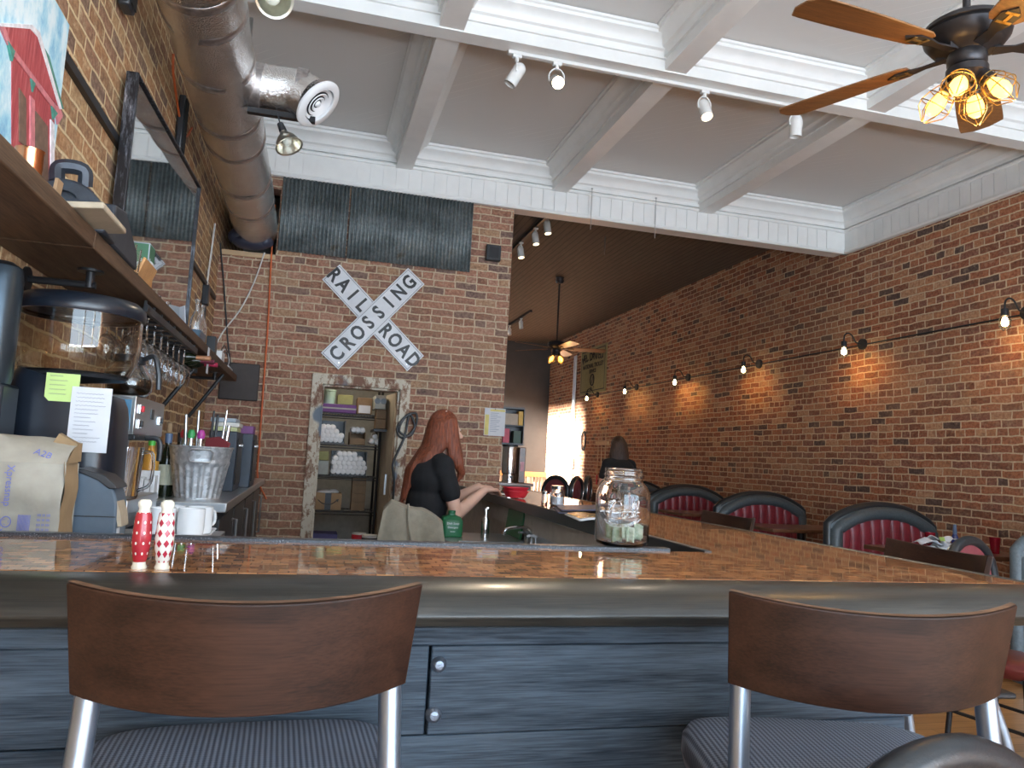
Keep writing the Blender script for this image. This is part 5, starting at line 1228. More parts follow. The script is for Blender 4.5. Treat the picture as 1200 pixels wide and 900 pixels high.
# shaker, small jar
def shaker(loc, label, r, h):
    s = thing('salt_shaker', label, 'shaker', loc)
    build('shaker_body', MB().lathe([(0, 0), (r, 0), (r*1.02, h*.1), (r*.85, h*.75), (r*.8, h*.8), (r*.72, h*.8), (r*.78, h*.7), (r*.92, h*.1), (0, h*.06)], 20), 'clear_glass', s, smooth=50)
    build('shaker_top', MB().lathe([(r*.86, h*.76), (r*.88, h*.92), (r*.5, h), (0, h)], 20), 'chrome', s, smooth=50)
p = at(614, 601, Z=BZ); shaker((1.25, 3.98, BZ), 'small white-filled shaker with metal top on the side bar behind the dark folder', .018, .075)
sj = thing('mason_jar', 'small glass jar with silver lid on the copper side bar', 'jar', (1.30, 3.92, BZ))
build('jar_body', MB().lathe([(0, 0), (.036, 0), (.040, .008), (.040, .075), (.032, .092), (.029, .092), (.036, .073), (.036, .01), (0, .006)], 28), 'clear_glass', sj, smooth=50); build('lid', MB().lathe([(.034, .088), (.035, .105), (.032, .108), (0, .108)], 28), 'chrome', sj); build('filling', MB().lathe([(0, .007), (.0345, .008), (.0345, .05), (0, .05)], 20), mat('filling', (.55, .58, .62), .8), sj)
# dark folder and open menu
fd = thing('menu_folder', 'dark navy menu folder lying on the side bar before the small jar', 'menu', (1.285, 3.42, BZ+.0045), -.25)
build('cover', MB().box((0, 0, .004), (.30, .40, .007), (0, 0, 0)), mat('navy_cover', (.035, .04, .075), .45), fd, bevel=.002); build('flap', MB().box((0, 0, .022), (.27, .36, .006), (0, -.06, 0)), 'navy_plastic2' if 'navy_plastic2' in M else mat('navy_plastic2', (.05, .055, .10), .4), fd, bevel=.002)
mg = thing('open_menu', 'open white menu with dark golden page on the side bar beside the large jar', 'menu', (1.20, 2.99, BZ+.0045), -.15)
build('pages', MB().grid(lambda u, q: Vector(((u-.5)*.27, (q-.5)*.34, .004+.016*math.sin(PI*u)*abs(math.cos(PI*u))+.012*u)), 24, 1), 'paper', mg, solid=.004, smooth=60)
t = NT('menu_print'); v = t.coord(); t.base(t.ramp(t.noise(v, 16, 3), [(.4, (.07, .05, .035)), (.6, (.42, .27, .09))])); M['menu_print'] = t.set(.25)
build('printed_page', MB().grid(lambda u, q: Vector(((u-.5)*.25+.0, (q-.5)*.29+.02, .0075+.016*math.sin(PI*(u*.88+.06))*abs(math.cos(PI*(u*.88+.06)))+.012*u)), 20, 1), 'menu_print', mg, smooth=60)
# urn at the far end of the side bar
ur = thing('drink_urn', 'tall polished steel drink urn on the far stand just past the wall notice', 'urn', (2.03, 7.75, BZ))
build('urn_base', MB().lathe([(0, 0), (.075, 0), (.075, .012), (.065, .02), (.065, .085), (.078, .095), (0, .1)], 32), 'chrome', ur, smooth=45); build('urn_body', MB().lathe([(.078, .095), (.080, .11), (.080, .36), (.074, .375), (0, .38)], 36), 'chrome', ur, smooth=45)
build('urn_lid', MB().lathe([(.08, .372), (.084, .38), (.08, .392), (0, .395)], 32), 'black_plastic', ur, smooth=45); build('tap', MB().cyl((0, -.08, .06), (0, -.13, .06), .010).cyl((0, -.125, .06), (0, -.125, .03), .008), 'black_plastic', ur)
cb = thing('brown_dispenser', 'narrow brown dispenser standing right of the steel urn', 'dispenser', (2.155, 7.78, BZ))
st2 = thing('service_stand', 'dark narrow stand holding the steel urn past the end of the brick partition', 'stand', (2.06, 7.80, 0))
build('stand_top', MB().bx(-.2, .2, -.2, .2, BZ-.03, BZ), 'table_wood', st2, bevel=.004); build('stand_body', MB().bx(-.18, .18, -.18, .18, 0, BZ-.03), 'black_plastic', st2, bevel=.004)
build('dispenser_body', MB().bx(-.035, .035, -.08, .08, 0, .37), 'table_wood', cb, bevel=.006); build('sticker', MB().bx(-.02, .02, -.083, -.081, .12, .22), mat('pink_print', (.6, .3, .32), .6), cb)
hs = thing('hanging_shelf', 'small dark box shelf of packets above the steel urn', 'shelf', (2.06, 7.86, 1.52))
build('shelf_back', MB().bx(-.15, .12, .08, .09, -.06, .34), 'black_plastic', hs); build('shelf_board', MB().bx(-.15, .12, -.08, .08, -.06, -.04).bx(-.15, .12, -.08, .08, .32, .34).bx(-.15, -.14, -.08, .08, -.04, .32).bx(.11, .12, -.08, .08, -.04, .32).bx(-.14, .11, -.08, .08, .14, .15), 'black_plastic', hs)
build('support_post', MB().bx(-.02, .02, .05, .08, BZ-1.52, -.06), 'black_metal', hs)
for k, (x, z, w_, h_, cc, lb) in enumerate(((-.07, -.04, .07, .15, (.55, .10, .14), 'red packet on the lower board of the small dark box shelf'), (.05, -.04, .08, .13, (.08, .12, .09), 'dark green packet on the lower board of the small dark box shelf'), (-.03, .15, .16, .12, (.42, .33, .25), 'tan carton on the upper board of the small dark box shelf'), (.08, .15, .05, .15, (.60, .36, .08), 'orange packet on the upper board of the small dark box shelf'))):
    tag(build('packet', MB().bx(-w_/2, w_/2, -.05, .05, 0, h_), mat('packet_%d' % k, cc, .6), loc=(2.06+x, 7.84, 1.52+z+.0005), bevel=.003), lb, 'packet')
# work counter behind the bar with sink
wc = thing('work_counter', 'low stainless work counter with sink along the inner side of the side bar', 'counter', (.97, 3.9, 0))
Wk = lambda mb: xf(mb, Matrix.Translation((-.97, -3.9, 0)))
WZ = .86
build('counter_top', Wk(MB().bx(.74, 1.235, 2.35, 3.55, WZ-.03, WZ).bx(.74, 1.235, 4.05, 4.5, WZ-.03, WZ).bx(.74, .80, 3.55, 4.05, WZ-.03, WZ).bx(1.16, 1.235, 3.55, 4.05, WZ-.03, WZ)), 'steel', wc, bevel=.003)
build('sink_bowl', Wk(MB().bx(.80, 1.16, 3.55, 4.05, WZ-.2, WZ-.19).bx(.795, .80, 3.55, 4.05, WZ-.2, WZ).bx(1.16, 1.165, 3.55, 4.05, WZ-.2, WZ).bx(.80, 1.16, 3.545, 3.55, WZ-.2, WZ).bx(.80, 1.16, 4.05, 4.055, WZ-.2, WZ)), 'steel', wc)
build('cabinet', Wk(MB().bx(.78, 1.235, 2.37, 4.48, .06, WZ-.21)), 'black_plastic', wc); build('backsplash', Wk(MB().bx(1.21, 1.235, 2.37, 4.33, WZ, WZ+.09)), 'steel', wc)
fa = build('faucet', Wk(MB().tube(smooth_curve([(1.19, 4.0, WZ), (1.19, 4.0, WZ+.06), (1.15, 4.0, WZ+.085), (1.05, 3.98, WZ+.075), (1.03, 3.98, WZ+.045)], 6), .009, 10).cyl((1.19, 4.0, WZ), (1.19, 4.0, WZ+.03), .024)), 'chrome', wc)
for dy in (-.08, .08): build('tap_handle', Wk(MB().cyl((1.19, 4.0+dy, WZ), (1.19, 4.0+dy, WZ+.04), .014).box((1.17, 4.0+dy, WZ+.05), (.06, .014, .012))), 'chrome', fa)
gj = thing('soap_jug', 'green plastic jug with white print on the work counter beside the person', 'jug', (.80, 4.27, WZ+.0005))
M['green_plastic'] = mat('green_plastic', (.010, .12, .045), .4)
build('jug_body', loft(MB(), [rr(.058, .055, 0), rr(.062, .06, .01), rr(.062, .06, .085), rr(.05, .045, .108), rr(.02, .02, .118), rr(.018, .018, .13)]), 'green_plastic', gj, smooth=40); build('cap', MB().cyl((0, 0, .125), (0, 0, .142), .021), 'green_plastic', gj)
for k, q in enumerate(('Dish Soap', 'Detergent', 'lemon')): m_ = text_mb(q, .017-.003*k, .0005); build('print', xf(m_, FRONT((0, -.0612, .075-.022*k))), 'white_ceramic', gj, smooth=0)
dsn = thing('soap_dispenser', 'slim metal pump bottle right of the green jug', 'dispenser', (.985, 4.22, WZ+.0005)); build('bottle', MB().lathe([(0, 0), (.022, 0), (.024, .01), (.022, .10), (.01, .12), (.008, .15), (0, .15)], 20), 'chrome', dsn, smooth=45); build('spout', MB().tube([(0, 0, .145), (0, 0, .165), (.0, -.04, .168)], .006, 8), 'chrome', dsn)
for k in range(3): tag(build('dish_plate', MB().lathe([(0, 0), (.07, 0), (.12, .014), (.12, .018), (.07, .006), (0, .005)], 32), 'white_ceramic', loc=(.95, 3.33, WZ+.0005+.0085*k), smooth=40), ('bottom white plate of the small stack', 'middle white plate of the small stack', 'top white plate of the small stack')[k]+' on the work counter before the sink', 'plate', 'plates by the sink')
for k in range(2): tag(build('steel_pan', loft(MB(), [rr(.10, .08, 0, p=6), rr(.115, .095, .05, p=6), rr(.122, .102, .052, p=6), rr(.112, .092, .05, p=6), rr(.098, .078, .004, p=6)], True), 'steel', loc=(.50+.0*k, 4.02+.24*k, .86), smooth=40), ('nearer', 'farther')[k]+' shallow steel pan on the small stand right of the beige jacket', 'pan') if False else None
tag(build('outlet_plate', MB().bx(-.006, 0, -.035, .035, -.055, .055), 'white_ceramic', loc=(1.2395, 3.62, .955), bevel=.003), 'white electrical outlet on the grey inner side of the bar', 'outlet')
tag(build('green_board', MB().box((0, 0, .075), (.012, .34, .15), (0, .12, 0)), 'green_plastic', loc=(1.185, 4.33, WZ+.001), bevel=.003), 'green plastic cutting board leaning under the bar edge behind the faucet', 'board')
# --- beige jacket over a chair back
M['beige_cloth'] = mat('beige_cloth', (.27, .24, .185), .95, var=.12, scale=25, bump=.3)
jk = thing('draped_chair', 'beige canvas jacket draped over a high chair back in front of the standing person', 'jacket', (.55, 4.02, 0), -.12)
mb = MB()
def drape(front):
    def fn(u, q):
        x = -.155+.31*u; top = 1.035+.02*math.cos(u*5.5)-.10*max(0, (u-.62)/.38)**1.4-.05*max(0, (.12-u)/.12)
        z = .62+(top-.62)*q
        fold = .020*math.sin(u*11+.8)*(1-.35*q)+.012*math.sin(u*23)*(1-q)
        flare = (1-q)*.05
        xx = x*(1+.35*(1-q))
        return Vector((xx, (-.035-flare+fold) if front else (.045+flare+fold*.5), z))
    return fn
fr_, bk_ = drape(True), drape(False)
N = 40
mb.grid(fr_, N, 18); mb.grid(lambda u, q: bk_(1-u, q), N, 18); mb.grid(lambda u, q: fr_(u, 1).lerp(bk_(u, 1), q)+Vector((0, 0, .016*math.sin(PI*q))), N, 4)
mb.grid(lambda u, q: fr_(0, u).lerp(bk_(0, u), q), 18, 3); mb.grid(lambda u, q: fr_(1, u).lerp(bk_(1, u), q), 18, 3)
bmesh.ops.remove_doubles(mb.bm, verts=mb.bm.verts, dist=.0005)
build('jacket_cloth', mb, 'beige_cloth', jk, smooth=50)
mb = MB(); mb.tube(smooth_curve([(-.03, -.06, 1.05), (-.02, -.075, .95), (.01, -.10, .80), (.03, -.11, .64)], 6), .006, 8); build('hem_seam', mb, 'beige_cloth', jk)
mb = MB()
for sx in (-.12, .12): mb.cyl((sx, .0, 0), (sx, .0, .9), .014).cyl((sx, .35, 0), (sx, .35, .62), .014)
mb.bx(-.15, .15, -.01, .40, .60, .625).bx(-.13, .13, -.01, .01, .7, .98); build('chair_frame', mb, 'black_metal', jk)

# ================================================================== RIGHT SIDE: BOOTHS, TABLES, CHAIRS
def arch(u, w_, zs, zt):
    """booth back outline: low shoulders and a round crown; u from -1 to 1"""
    return zs+(zt-zs)*max(0, 1-abs(u)**2.3)
def booth(y, x0, x1, label, single=False):
    s = thing('booth_bench', label, 'booth', ((x0+x1)/2, y, 0), group='arched booth benches along the right wall')
    hw = (x1-x0)/2; zs, zt = .885, 1.05
    poly = [(-hw, .02)]+[(-hw+2*hw*k/40, arch(-1+2*k/40, hw, zs, zt)) for k in range(41)]+[(hw, .02)]
    build('back_panel', MB().prism(poly, -.05, .05, mtb), 'grey_vinyl', s, bevel=.012)
    pts = [(-hw+.055, -.045, .45)]+[((-1+2*k/30)*(hw-.055), -.045, arch(-1+2*k/30, hw, zs, zt)-.055) for k in range(31)]+[(hw-.055, -.045, .45)]
    build('vinyl_rim', MB().tube(pts, .060, 14), 'rim_vinyl' if not single else 'grey_vinyl', s, smooth=60)
    pts = [(-hw+.01, -.0, .05)]+[((-1+2*k/30)*(hw-.01), 0, arch(-1+2*k/30, hw, zs, zt)+.004) for k in range(31)]+[(hw-.01, 0, .05)]
    build('outer_roll', MB().tube(pts, .045, 12), 'black_vinyl' if not single else 'grey_vinyl', s, smooth=60)
    if single: return s
    nch = 9
    def pad(u, q):
        x = (-1+2*u)*(hw-.085); top = arch(-1+2*u*.96+.04, hw, zs, zt)-.10
        c = (u*nch) % 1; bul = math.sqrt(max(0, 1-(2*c-1)**2))
        return Vector((x, -.058-.028*bul*(1-.6*q**6), .45+(top-.45)*q))
    build('channel_pad', MB().grid(pad, nch*10, 10), 'red_vinyl', s, smooth=50)
    for sg_ in (-1, 1):
        build('seat', MB().bx(-hw+.02, hw-.02, min(.06*sg_, .5*sg_), max(.06*sg_, .5*sg_), .36, .47), 'red_vinyl', s, bevel=.03, seg=3); build('seat_base', MB().bx(-hw+.05, hw-.05, min(.06*sg_, .44*sg_), max(.06*sg_, .44*sg_), .0, .36), 'black_vinyl', s)
    return s
booth(4.13, 4.60, 5.72, 'plain grey vinyl booth end at the right edge of the photo, nearest of the row', True)
booth(6.0, 4.56, 5.70, 'red channel-backed booth with dark arched rim, the largest in view, beside the napkin table')
booth(7.95, 4.56, 5.70, 'red channel-backed booth with dark arched rim, middle of the three in view')
booth(9.75, 4.56, 5.70, 'red channel-backed booth with dark arched rim, smallest, right beside the glass jar')
booth(11.6, 4.56, 5.70, 'dark arched booth top barely showing behind the booth beside the glass jar')
def table(loc, w_, d_, label):
    s = thing('dining_table', label, 'table', loc, group='wooden booth tables')
    build('table_top', MB().bx(-w_/2, w_/2, -d_/2, d_/2, .735, .77), 'table_wood', s, bevel=.006)
    build('pedestal', MB().cyl((0, 0, .02), (0, 0, .735), .04), 'black_metal', s); build('foot', MB().bx(-.3, .3, -.035, .035, 0, .03).bx(-.035, .035, -.25, .25, 0, .03), 'black_metal', s, bevel=.006)
    return s
table((4.98, 5.05, 0), 1.1, .66, 'wooden booth table holding red tumblers and napkins, behind the nearest bar stool back')
table((4.98, 6.97, 0), 1.1, .66, 'bare wooden booth table between the largest and middle red booths')
table((4.98, 8.85, 0), 1.1, .66, 'bare wooden booth table between the middle and smallest red booths')
def tumbler(loc, label):
    o = build('red_tumbler', MB().lathe([(0, 0), (.029, 0), (.031, .004), (.040, .125), (.0375, .125), (.0285, .010), (0, .008)], 24), mat('red_cup', (.36, .012, .03), .2, Transmission_Weight=.35), loc=loc, smooth=45); tag(o, label, 'cup', 'red tumblers')
def on_table(x, y, Y): q = at(x, y, Y=Y); return (q.x, Y, .7705)
tumbler(on_table(1090, 640, 5.22), 'red plastic tumbler behind the napkins on the booth table'); tumbler(on_table(1166, 640, 4.93), 'red plastic tumbler right of the round chair back on the booth table')
q = on_table(1097, 640, 5.0)
nk = thing('napkin_pile', 'crumpled white napkins and wrappers on the booth table in front of the left red tumbler', 'napkins', q)
rd = random.Random(4)
for k in range(5):
    w_ = rd.uniform(.06, .1); sx_ = rd.uniform(-.11, .09); h0 = .012+.02*k; ph = rd.random()*6
    build('napkin', MB().grid(lambda u, v_: Vector((sx_+(u-.5)*2*w_, (v_-.5)*.14+rd.uniform(-.006, .006), h0+.014*math.sin(u*7+ph)+.012*math.sin(v_*8+ph*2)+rd.uniform(0, .008))), 7, 6), 'paper', nk, solid=.003, smooth=30)
build('green_print', MB().box((-.02, -.08, .10), (.05, .004, .03), (-.4, 0, .1)), mat('lime_print', (.35, .52, .12), .6), nk)
q = on_table(1119, 640, 5.12)
sh_ = thing('sauce_bottle', 'tall slim dark blue bottle standing by the napkins on the booth table', 'bottle', (q[0], 5.12, .7705)); build('bottle_body', MB().lathe([(0, 0), (.026, 0), (.027, .01), (.026, .10), (.014, .13), (0, .13)], 20), mat('blue_bottle', (.03, .04, .16), .15), sh_, smooth=45); build('cap', MB().lathe([(.014, .125), (.017, .13), (.012, .20), (0, .205)], 18), 'cap_blue', sh_, smooth=45)
# --- round-backed chairs: padded oval back, vinyl roll, tubular legs
def round_chair(label, sh=.47, zb=.56, zt=1.0, pad='pink_vinyl', legs='black_metal', group='round-backed chairs', hw=.20):
    s = thing('round_back_chair', label, 'chair', group=group)          # sitter faces local +y
    cz = (zb+zt)/2; hh = (zt-zb)/2
    def o(a, k=1., y=0): return Vector((hw*k*math.cos(a), -.20+y-.10*((hh*math.sin(a)+hh))*.35, cz+hh*k*math.sin(a)))
    ring = [o(2*PI*k/40, .93) for k in range(40)]
    build('vinyl_roll', MB().tube(ring, .026, 12, closed=True), 'black_vinyl', s, smooth=60)
    mb = MB(); mb.grid(lambda u, q: o(2*PI*u, .90*q, .022*(1-q*q)+.004), 40, 6); mb.grid(lambda u, q: o(-2*PI*u, .90*q, -.016*(1-q*q)-.004), 40, 6)
    build('back_pad', mb, pad, s, smooth=60)
    build('metal_edge', MB().tube([p+Vector((0, -.028, 0)) for p in ring], .009, 8, closed=True), 'chrome', s, smooth=60)
    mb = MB(); loft(mb, [rr(.19, .19, sh-.07, p=3), rr(.205, .205, sh-.05, p=3), rr(.21, .21, sh-.025, p=3), rr(.195, .195, sh-.004, p=3), rr(.12, .12, sh+.006, p=3)]); build('seat', mb, 'seat_red', s, smooth=50)
    for sx in (-1, 1):
        build('leg', MB().tube([(sx*.165, .165, sh-.06), (sx*.185, .195, .0)], .0135, 12), legs, s, smooth=60)
        build('leg', MB().tube(smooth_curve([(sx*.13, -.225, zb+.06), (sx*.165, -.185, sh-.05), (sx*.185, -.215, .0)], 6), .0135, 12), legs, s, smooth=60)
        build('side_stretcher', MB().tube([(sx*.179, .183, sh*.36), (sx*.180, -.205, sh*.36)], .009, 8), legs, s)
    build('front_stretcher', MB().tube([(-.177, .18, sh*.45), (.177, .18, sh*.45)], .009, 8), legs, s)
    return s
c1 = round_chair('round-backed red chair with black roll beside the booth table of red tumblers', zt=1.025); c1.location = (3.42, 3.10, 0); c1.rotation_euler.z = math.radians(190)
c2 = round_chair('round-backed chair cut by the bottom right corner, only its shiny black top roll showing', pad='black_vinyl', group='black round-backed chair', zt=.963, hw=.24); c2.location = (.865, .64, 0); c2.rotation_euler.z = math.radians(190)
# --- far row of round-backed stools
f1 = round_chair('', sh=.74, zb=.80, zt=1.145, group='far round-backed stools', legs='silver_tube')
fl = ((2.60, 8.35, 120, 'leftmost of the far round-backed red stools, tall and pale-edged'), (2.93, 8.75, 50, 'second from the left of the far round-backed red stools'), (3.27, 9.3, 60, 'third from the left of the far round-backed red stools'), (3.05, 8.13, 50, 'fourth from the left of the far round-backed red stools'), (3.38, 8.7, 60, 'fifth from the left of the far round-backed red stools'))
for i, (x, y, a, lb) in enumerate(fl):
    lb2 = lb+' beyond the side bar'
    if i == 0: f1.location = (x, y, 0); f1.rotation_euler.z = math.radians(a); f1['label'] = lb2
    else: dup(f1, (x, y, 0), math.radians(a), lb2)
# --- a paper tag lying on the floor by the chair
# pool cues, hose, sign and conduit on the far right wall
ck = thing('cue_rack', 'wooden wall rack holding cues on the right wall left of the far person', 'rack', (XR-.002, 14.55, 1.3))
build('rack_board', MB().bx(-.05, 0, -.32, .32, .40, .48).bx(-.07, 0, -.32, .32, -.45, -.40), 'raw_wood', ck)
for k, (y, h, m1) in enumerate(((14.35, .75, 'raw_wood'), (14.55, .72, 'raw_wood'), (14.75, .55, 'red_plastic'))):
    s = thing('pool_cue', '%s upright pool cue in the wall rack left of the far person' % ('first (rightmost)', 'middle', 'last (leftmost, red)')[k], 'cue', (XR-.035, y, 1.3)); build('shaft', MB().cyl((0, 0, -.2), (0, 0, h), .012, .007), 'raw_wood', s); build('butt', MB().cyl((0, 0, -.4), (0, 0, -.2), .015, .012), m1 if m1 != 'raw_wood' else 'dark_wood', s)
tag(build('hanging_ring', MB().tube([(0, .11*math.cos(2*PI*k/24), .2*math.sin(2*PI*k/24)) for k in range(24)], .018, 8, closed=True), 'black_plastic', loc=(XR-.03, 15.65, 1.80)), 'dark oval hoop hanging on the sunlit end of the right wall', 'hoop')
cp = thing('pipe_conduit', 'vertical grey metal conduit on the far end of the right brick wall', 'conduit', (XR-.045, 16.3, 0)); build('pipe', MB().cyl((0, 0, .1), (0, 0, 3.75), .022), 'steel', cp); build('pipe', MB().cyl((0, .12, .1), (0, .12, 3.75), .018), 'steel', cp); build('box', MB().bx(-.04, .02, -.06, .06, 1.2, 1.4), 'steel', cp)
wsn = thing('vintage_sign', 'olive vintage tin sign with dark lettering high on the far right wall', 'sign', (XR-.015, 15.28, 3.31))
build('sign_panel', MB().bx(-.01, .012, -.76, .76, -.50, .50), mat('olive_sign', (.34, .30, .14), .35, .3), wsn, bevel=.003)
e = MB(); 
for q in ((-.70, .70, .43, .45), (-.70, .70, -.45, -.43), (-.70, -.68, -.45, .45), (.68, .70, -.45, .45)): e.bx(-.0125, -.0115, q[0], q[1], q[2], q[3])
build('border', e, 'sign_black', wsn, smooth=0)
def wtxt(q, z, size, yoff=0): build('lettering', xf(text_mb(q, size, .001, .004), frame((-.0125, yoff, z), (0, -1, 0), (0, 0, 1))), 'sign_black', wsn, smooth=0)
for j, ch in enumerate('MEL DANIELS'): a = (j-5)*.12; build('lettering', xf(text_mb(ch, .24, .001, .006), frame((-.0125, -math.sin(a)*1.0, .16+.14*math.cos(a)), (0, -math.cos(a), -math.sin(a)), (0, -math.sin(a), math.cos(a)))), 'sign_black', wsn, smooth=0)
wtxt('NATIONAL TROLLEY', .10, .13); wtxt('SERVICE', -.02, .11); wtxt('No. 7', -.39, .09)
build('emblem', MB().tube([(-.013, .10*math.cos(2*PI*k/24), -.21+.12*math.sin(2*PI*k/24)) for k in range(24)], .014, 6, closed=True).box((-.013, 0, -.21), (.003, .03, .16), (.5, 0, 0)), 'sign_black', wsn)
# long thin conduit joining the sconces
tag(build('sconce_conduit', MB().tube([(XR-.014, -2, 2.745), (XR-.014, 16.2, 2.765)], .008, 8), 'black_metal'), 'thin dark conduit linking the sconces along the right brick wall', 'conduit')
warm_bulb = emis('warm_bulb', (1.0, .72, .34), 26)
def sconce(label):
    s = thing('wall_sconce', label, 'wall lamp', group='gooseneck sconces on the right wall')
    build('backplate', MB().cyl((0, 0, 0), (-.035, 0, 0), .062, .058, 28), 'black_metal', s, bevel=.004)
    build('arm', MB().tube(smooth_curve([(-.03, 0, .0), (-.10, 0, .015), (-.15, 0, .085), (-.20, 0, .105), (-.24, 0, .08), (-.25, 0, .035), (-.25, 0, .0)], 6), .008, 8), 'black_metal', s, smooth=60)
    build('socket', MB().lathe([(0, 0), (.028, 0), (.03, -.01), (.03, -.06), (0, -.06)], 20, Matrix.Translation((-.25, 0, .01))), 'black_metal', s, smooth=40)
    b = build('bulb', MB().lathe([(0, -.14), (.018, -.135), (.027, -.115), (.026, -.095), (.014, -.06), (0, -.055)], 18, Matrix.Translation((-.25, 0, 0))), warm_bulb, s, smooth=60)
    cg = MB()
    for k in range(5):
        a = 2*PI*k/5; cg.tube([(-.25+.030*math.cos(a), .030*math.sin(a), -.05), (-.25+.046*math.cos(a), .046*math.sin(a), -.09), (-.25+.044*math.cos(a), .044*math.sin(a), -.14), (-.25+.012*math.cos(a), .012*math.sin(a), -.175)], .0022, 5)
    for z, r in ((-.09, .046), (-.14, .044)): cg.tube([(-.25+r*math.cos(2*PI*k/20), r*math.sin(2*PI*k/20), z) for k in range(20)], .0022, 5, closed=True)
    build('cage', cg, 'black_metal', s); return s
s0 = None
ws_ = ['at the right photo edge', 'second from the right edge', 'third from the right edge', 'fourth from the right edge', 'just right of the olive sign', 'farthest, under the olive sign']
for i in range(6):
    y = 5.02+1.985*i; lb = 'lit gooseneck sconce on the right brick wall, '+ws_[i]
    if s0 is None: s0 = o = sconce(lb); o.location = (XR-.005, y, 2.76)
    else: o = dup(s0, (XR-.005, y, 2.76), 0, lb)
    spot('sconce_glow', (XR-.255, y, 2.665), (XR-.10, y, 1.9), 38, (1.0, .50, .14), 165, .25, .03)
# ================================================================== CEILING LAMPS AND FANS
lit_lens = emis('lit_lens', (1.0, .76, .42), 30); dim_lens = emis('dim_lens', (1.0, .76, .45), 5); off_lens = mat('off_lens', (.35, .32, .28), .3)
def spot_head(label, loc, aim, lens, group, white=True):
    s = thing('track_spotlight', label, 'spotlight', loc, group=group)
    d = Vector(aim).normalized(); c = Vector((0, 0, -.135)); q = d.to_track_quat('Z', 'Y').to_matrix().to_4x4(); mt_ = Matrix.Translation(c) @ q
    build('can', MB().lathe([(0, -.085), (.024, -.08), (.040, -.062), (.044, -.045), (.044, .085), (.040, .085), (.040, .055), (0, .054)], 28, mt_), 'white_gloss', s, smooth=45)
    build('lens', MB().lathe([(0, .058), (.038, .058), (.038, .061), (0, .066)], 24, mt_), lens, s, smooth=40)
    sd = d.cross(Vector((0, 0, 1))).normalized() if abs(d.z) < .99 else Vector((1, 0, 0))
    yk = [c+sd*.050, c+sd*.052+Vector((0, 0, .05)), Vector((0, 0, -.045))+sd*.02, Vector((0, 0, -.045))-sd*.02, c-sd*.052+Vector((0, 0, .05)), c-sd*.050]
    build('yoke', MB().tube(smooth_curve(yk, 5), .0055, 8), 'white_gloss', s, smooth=60)
    build('stem', MB().cyl((0, 0, -.05), (0, 0, -.004), .013).bx(-.03, .03, -.016, .016, -.02, 0), 'white_gloss', s)
    return s
M['white_gloss'] = mat('white_gloss', (.78, .78, .76), .25, var=.03)
TZ = 4.045
tag(build('light_track', MB().bx(1.10, 3.47, 4.80, 4.836, TZ, 4.069), 'white_gloss', bevel=.003), 'long white light track along the ceiling beam carrying four spotlights', 'light track')
G = 'spotlights on the front track'
for px_, aim, ln, lb in ((606, (-.45, .1, -.85), off_lens, 'white track spotlight tilted to the left, first of the four on the front beam'), (653, (-.10, -.9, -.55), lit_lens, 'white track spotlight shining brightly towards the viewer, second of the four on the front beam'), (826, (.05, -.45, -.9), dim_lens, 'white track spotlight with glowing lens, third of the four on the front beam'), (933, (0, .05, -1), off_lens, 'white track spotlight hanging straight down by the fan blade on the front beam')):
    p = at(px_, 450-384+.18*(px_-606), Y=4.818); loc = (p.x, 4.818, TZ)
    spot_head(lb, loc, aim, ln, G)
    if ln is not off_lens:
        d = Vector(aim).normalized(); o = Vector(loc)+Vector((0, 0, -.135))+d*.09
        spot('spot_beam', o, o+d, 60 if ln is lit_lens else 40, (1, .82, .58), 85, .8, .03)
# rear tracks
RZ = 4.25
tag(build('light_track', MB().bx(2.55, 2.586, 8.2, 10.6, RZ, 4.288), 'black_metal'), 'dark light track on the rear ceiling just past the brick partition, nearer one', 'light track')
for y, lb in ((8.60, 'nearest of the three white spotlights on the dark track past the partition'), (9.10, 'middle of the three white spotlights on the dark track past the partition'), (9.80, 'farthest of the three white spotlights on the dark track past the partition')):
    spot_head(lb, (2.568, y, RZ), (.12, -.18, -1), dim_lens, 'spotlights on the rear track'); spot('spot_beam', (2.59, y-.02, RZ-.25), (2.8, y-.3, 0), 14, (1, .82, .58), 80)
tag(build('light_track', MB().bx(4.04, 4.076, 14.4, 17.0, RZ, 4.288), 'black_metal'), 'small light track on the far rear ceiling left of the far fan', 'light track')
for y, lb in ((15.15, 'nearer white spotlight on the small far track left of the far fan'), (16.1, 'farther white spotlight on the small far track left of the far fan')): spot_head(lb, (4.058, y, RZ), (.1, -.2, -1), off_lens, 'spotlights on the far track')
point('rear_fill_lamp', (2.4, 15.0, 3.9), 14, (1, .82, .6), .1)
for x_, y_, z1 in ((2.62, 7.22, 4.14), (3.34, 7.22, 4.14)): tag(build('hanging_wire', MB().cyl((x_, y_, 3.70), (x_, y_, z1), .004, seg=6).cyl((x_, y_, z1-.01), (x_, y_, z1), .012, seg=8), 'steel'), 'thin loose wire hanging in front of the cornice, %s of two' % ('left' if x_ < 3 else 'right'), 'wire')
tag(build('hanging_wire', MB().cyl((3.55, 9.2, 4.05), (3.55, 9.2, 4.29), .006, seg=6), 'steel'), 'short grey rod hanging from the dark rear ceiling', 'wire')
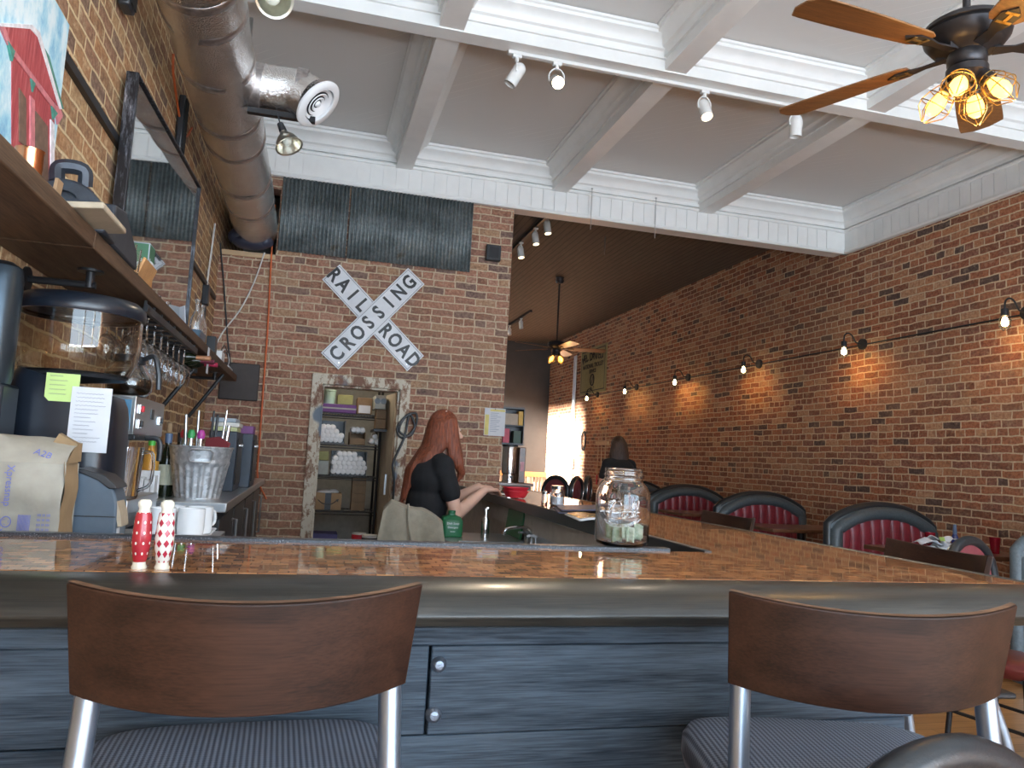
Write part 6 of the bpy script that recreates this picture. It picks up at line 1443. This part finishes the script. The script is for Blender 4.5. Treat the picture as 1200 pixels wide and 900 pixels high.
# --- fans
amber_bulb = emis('amber_bulb', (1.0, .47, .07), 4.5); hot_core = emis('hot_core', (1.0, .80, .40), 90)
M['bronze'] = mat('bronze', (.035, .032, .034), .38, .6)
M['cage_metal'] = mat('cage_metal', (.30, .20, .07), .35, .8)
def fan(label, loc, rod, angs, RB=.735):
    s = thing('ceiling_fan', label, 'ceiling fan', loc)
    build('motor', MB().lathe([(0, .105), (.05, .10), (.115, .085), (.145, .065), (.148, .05), (.140, .045), (.146, .035), (.142, .02), (.118, -.012), (.10, -.02), (.07, -.03), (.062, -.036), (.066, -.05), (.066, -.075), (.058, -.085), (0, -.085)], 40), 'bronze', s, smooth=40)
    build('rod', MB().cyl((0, 0, .10), (0, 0, rod-.02), .0135), 'bronze', s); build('canopy', MB().lathe([(.02, rod-.11), (.055, rod-.10), (.075, rod-.05), (.06, rod-.045), (.06, rod-.02), (.075, rod), (0, rod)], 28), 'bronze', s, smooth=40)
    for a in angs:
        R_ = Matrix.Rotation(math.radians(a), 4, 'Z') @ Matrix.Translation((0, 0, -.025)) @ Matrix.Rotation(math.radians(-11), 4, 'X')
        out = []
        for k in range(21):
            u = k/20; x = .195+(RB-.195)*u; w_ = .060+.024*math.sin(min(1, u*1.2)*PI/2)
            if u > .93: w_ *= math.sqrt(max(0, 1-((u-.93)/.07)**2))*.65+.35
            if u < .06: w_ *= .75+.25*math.sqrt(1-((.06-u)/.06)**2)
            out.append((x, w_))
        poly = [(x, -w_) for x, w_ in out]+[(x, w_) for x, w_ in out[::-1]]
        b = build('blade', MB().prism(poly, -.004, .003, R_), 'fan_wood', s, bevel=.0015, smooth=30)
        iron = MB(); iron.prism([(.085, -.022), (.15, -.016), (.19, -.03), (.245, -.034), (.285, .0), (.245, .034), (.19, .03), (.15, .016), (.085, .022)], -.010, -.0045, R_)
        iron.prism([(.05, -.02), (.10, -.02), (.10, .02), (.05, .02)], -.008, .012, R_); build('blade_iron', iron, 'bronze', b, smooth=30)
        fr2 = MB()
        for q in ((.20, .212, -.026, .026), (.25, .262, -.022, .022), (.20, .262, -.006, .006)): fr2.bx(*q, -.013, -.0095)
        build('iron_rib', xf(fr2, R_), 'cage_metal', b)
    build('light_kit', MB().lathe([(0, -.08), (.05, -.085), (.07, -.095), (.07, -.12), (.045, -.14), (0, -.145)], 28), 'bronze', s, smooth=40)
    for k in range(4):
        a = math.radians(45+90*k-15); dv = Vector((math.cos(a)*.62, math.sin(a)*.62, -.78)).normalized(); o = Vector((math.cos(a)*.045, math.sin(a)*.045, -.125))
        mt_ = Matrix.Translation(o) @ dv.to_track_quat('Z', 'Y').to_matrix().to_4x4()
        so = build('lamp_socket', MB().lathe([(0, -.01), (.022, -.01), (.026, .0), (.026, .045), (0, .045)], 20, mt_), 'bronze', s, smooth=40)
        build('bulb', MB().lathe([(0, .045), (.015, .047), (.026, .075), (.030, .098), (.026, .12), (.013, .134), (0, .137)], 20, mt_), amber_bulb, so, smooth=60)
        cg = MB()
        for j in range(6):
            b_ = 2*PI*j/6; pts = [mt_ @ Vector((r*math.cos(b_), r*math.sin(b_), z)) for r, z in ((.030, .03), (.045, .06), (.056, .10), (.050, .125), (.010, .163))]
            cg.tube(pts, .0021, 5)
        for r, z in ((.030, .03), (.046, .062), (.056, .10)): cg.tube([mt_ @ Vector((r*math.cos(2*PI*j/22), r*math.sin(2*PI*j/22), z)) for j in range(22)], .0021, 5, closed=True)
        build('bulb_cage', cg, 'cage_metal', so)
        gl = Vector(loc)+(mt_ @ Vector((0, 0, .19))); point('fan_glow', gl, 1.2, (1, .58, .2), .03)
    return s
fan('large dark ceiling fan with wooden blades and glowing caged bulbs at the top right', (2.22, 2.17, 2.905), 4.33-2.905, [183.5, 115.5, 40, -32, 256])
fan('far ceiling fan with glowing bulbs on a long rod in the dark rear hall', (3.72, 11.6, 3.15), 4.29-3.15, [-15, 57, 129, 201, 273], .80)
# a bare floor tag under the chair at the right
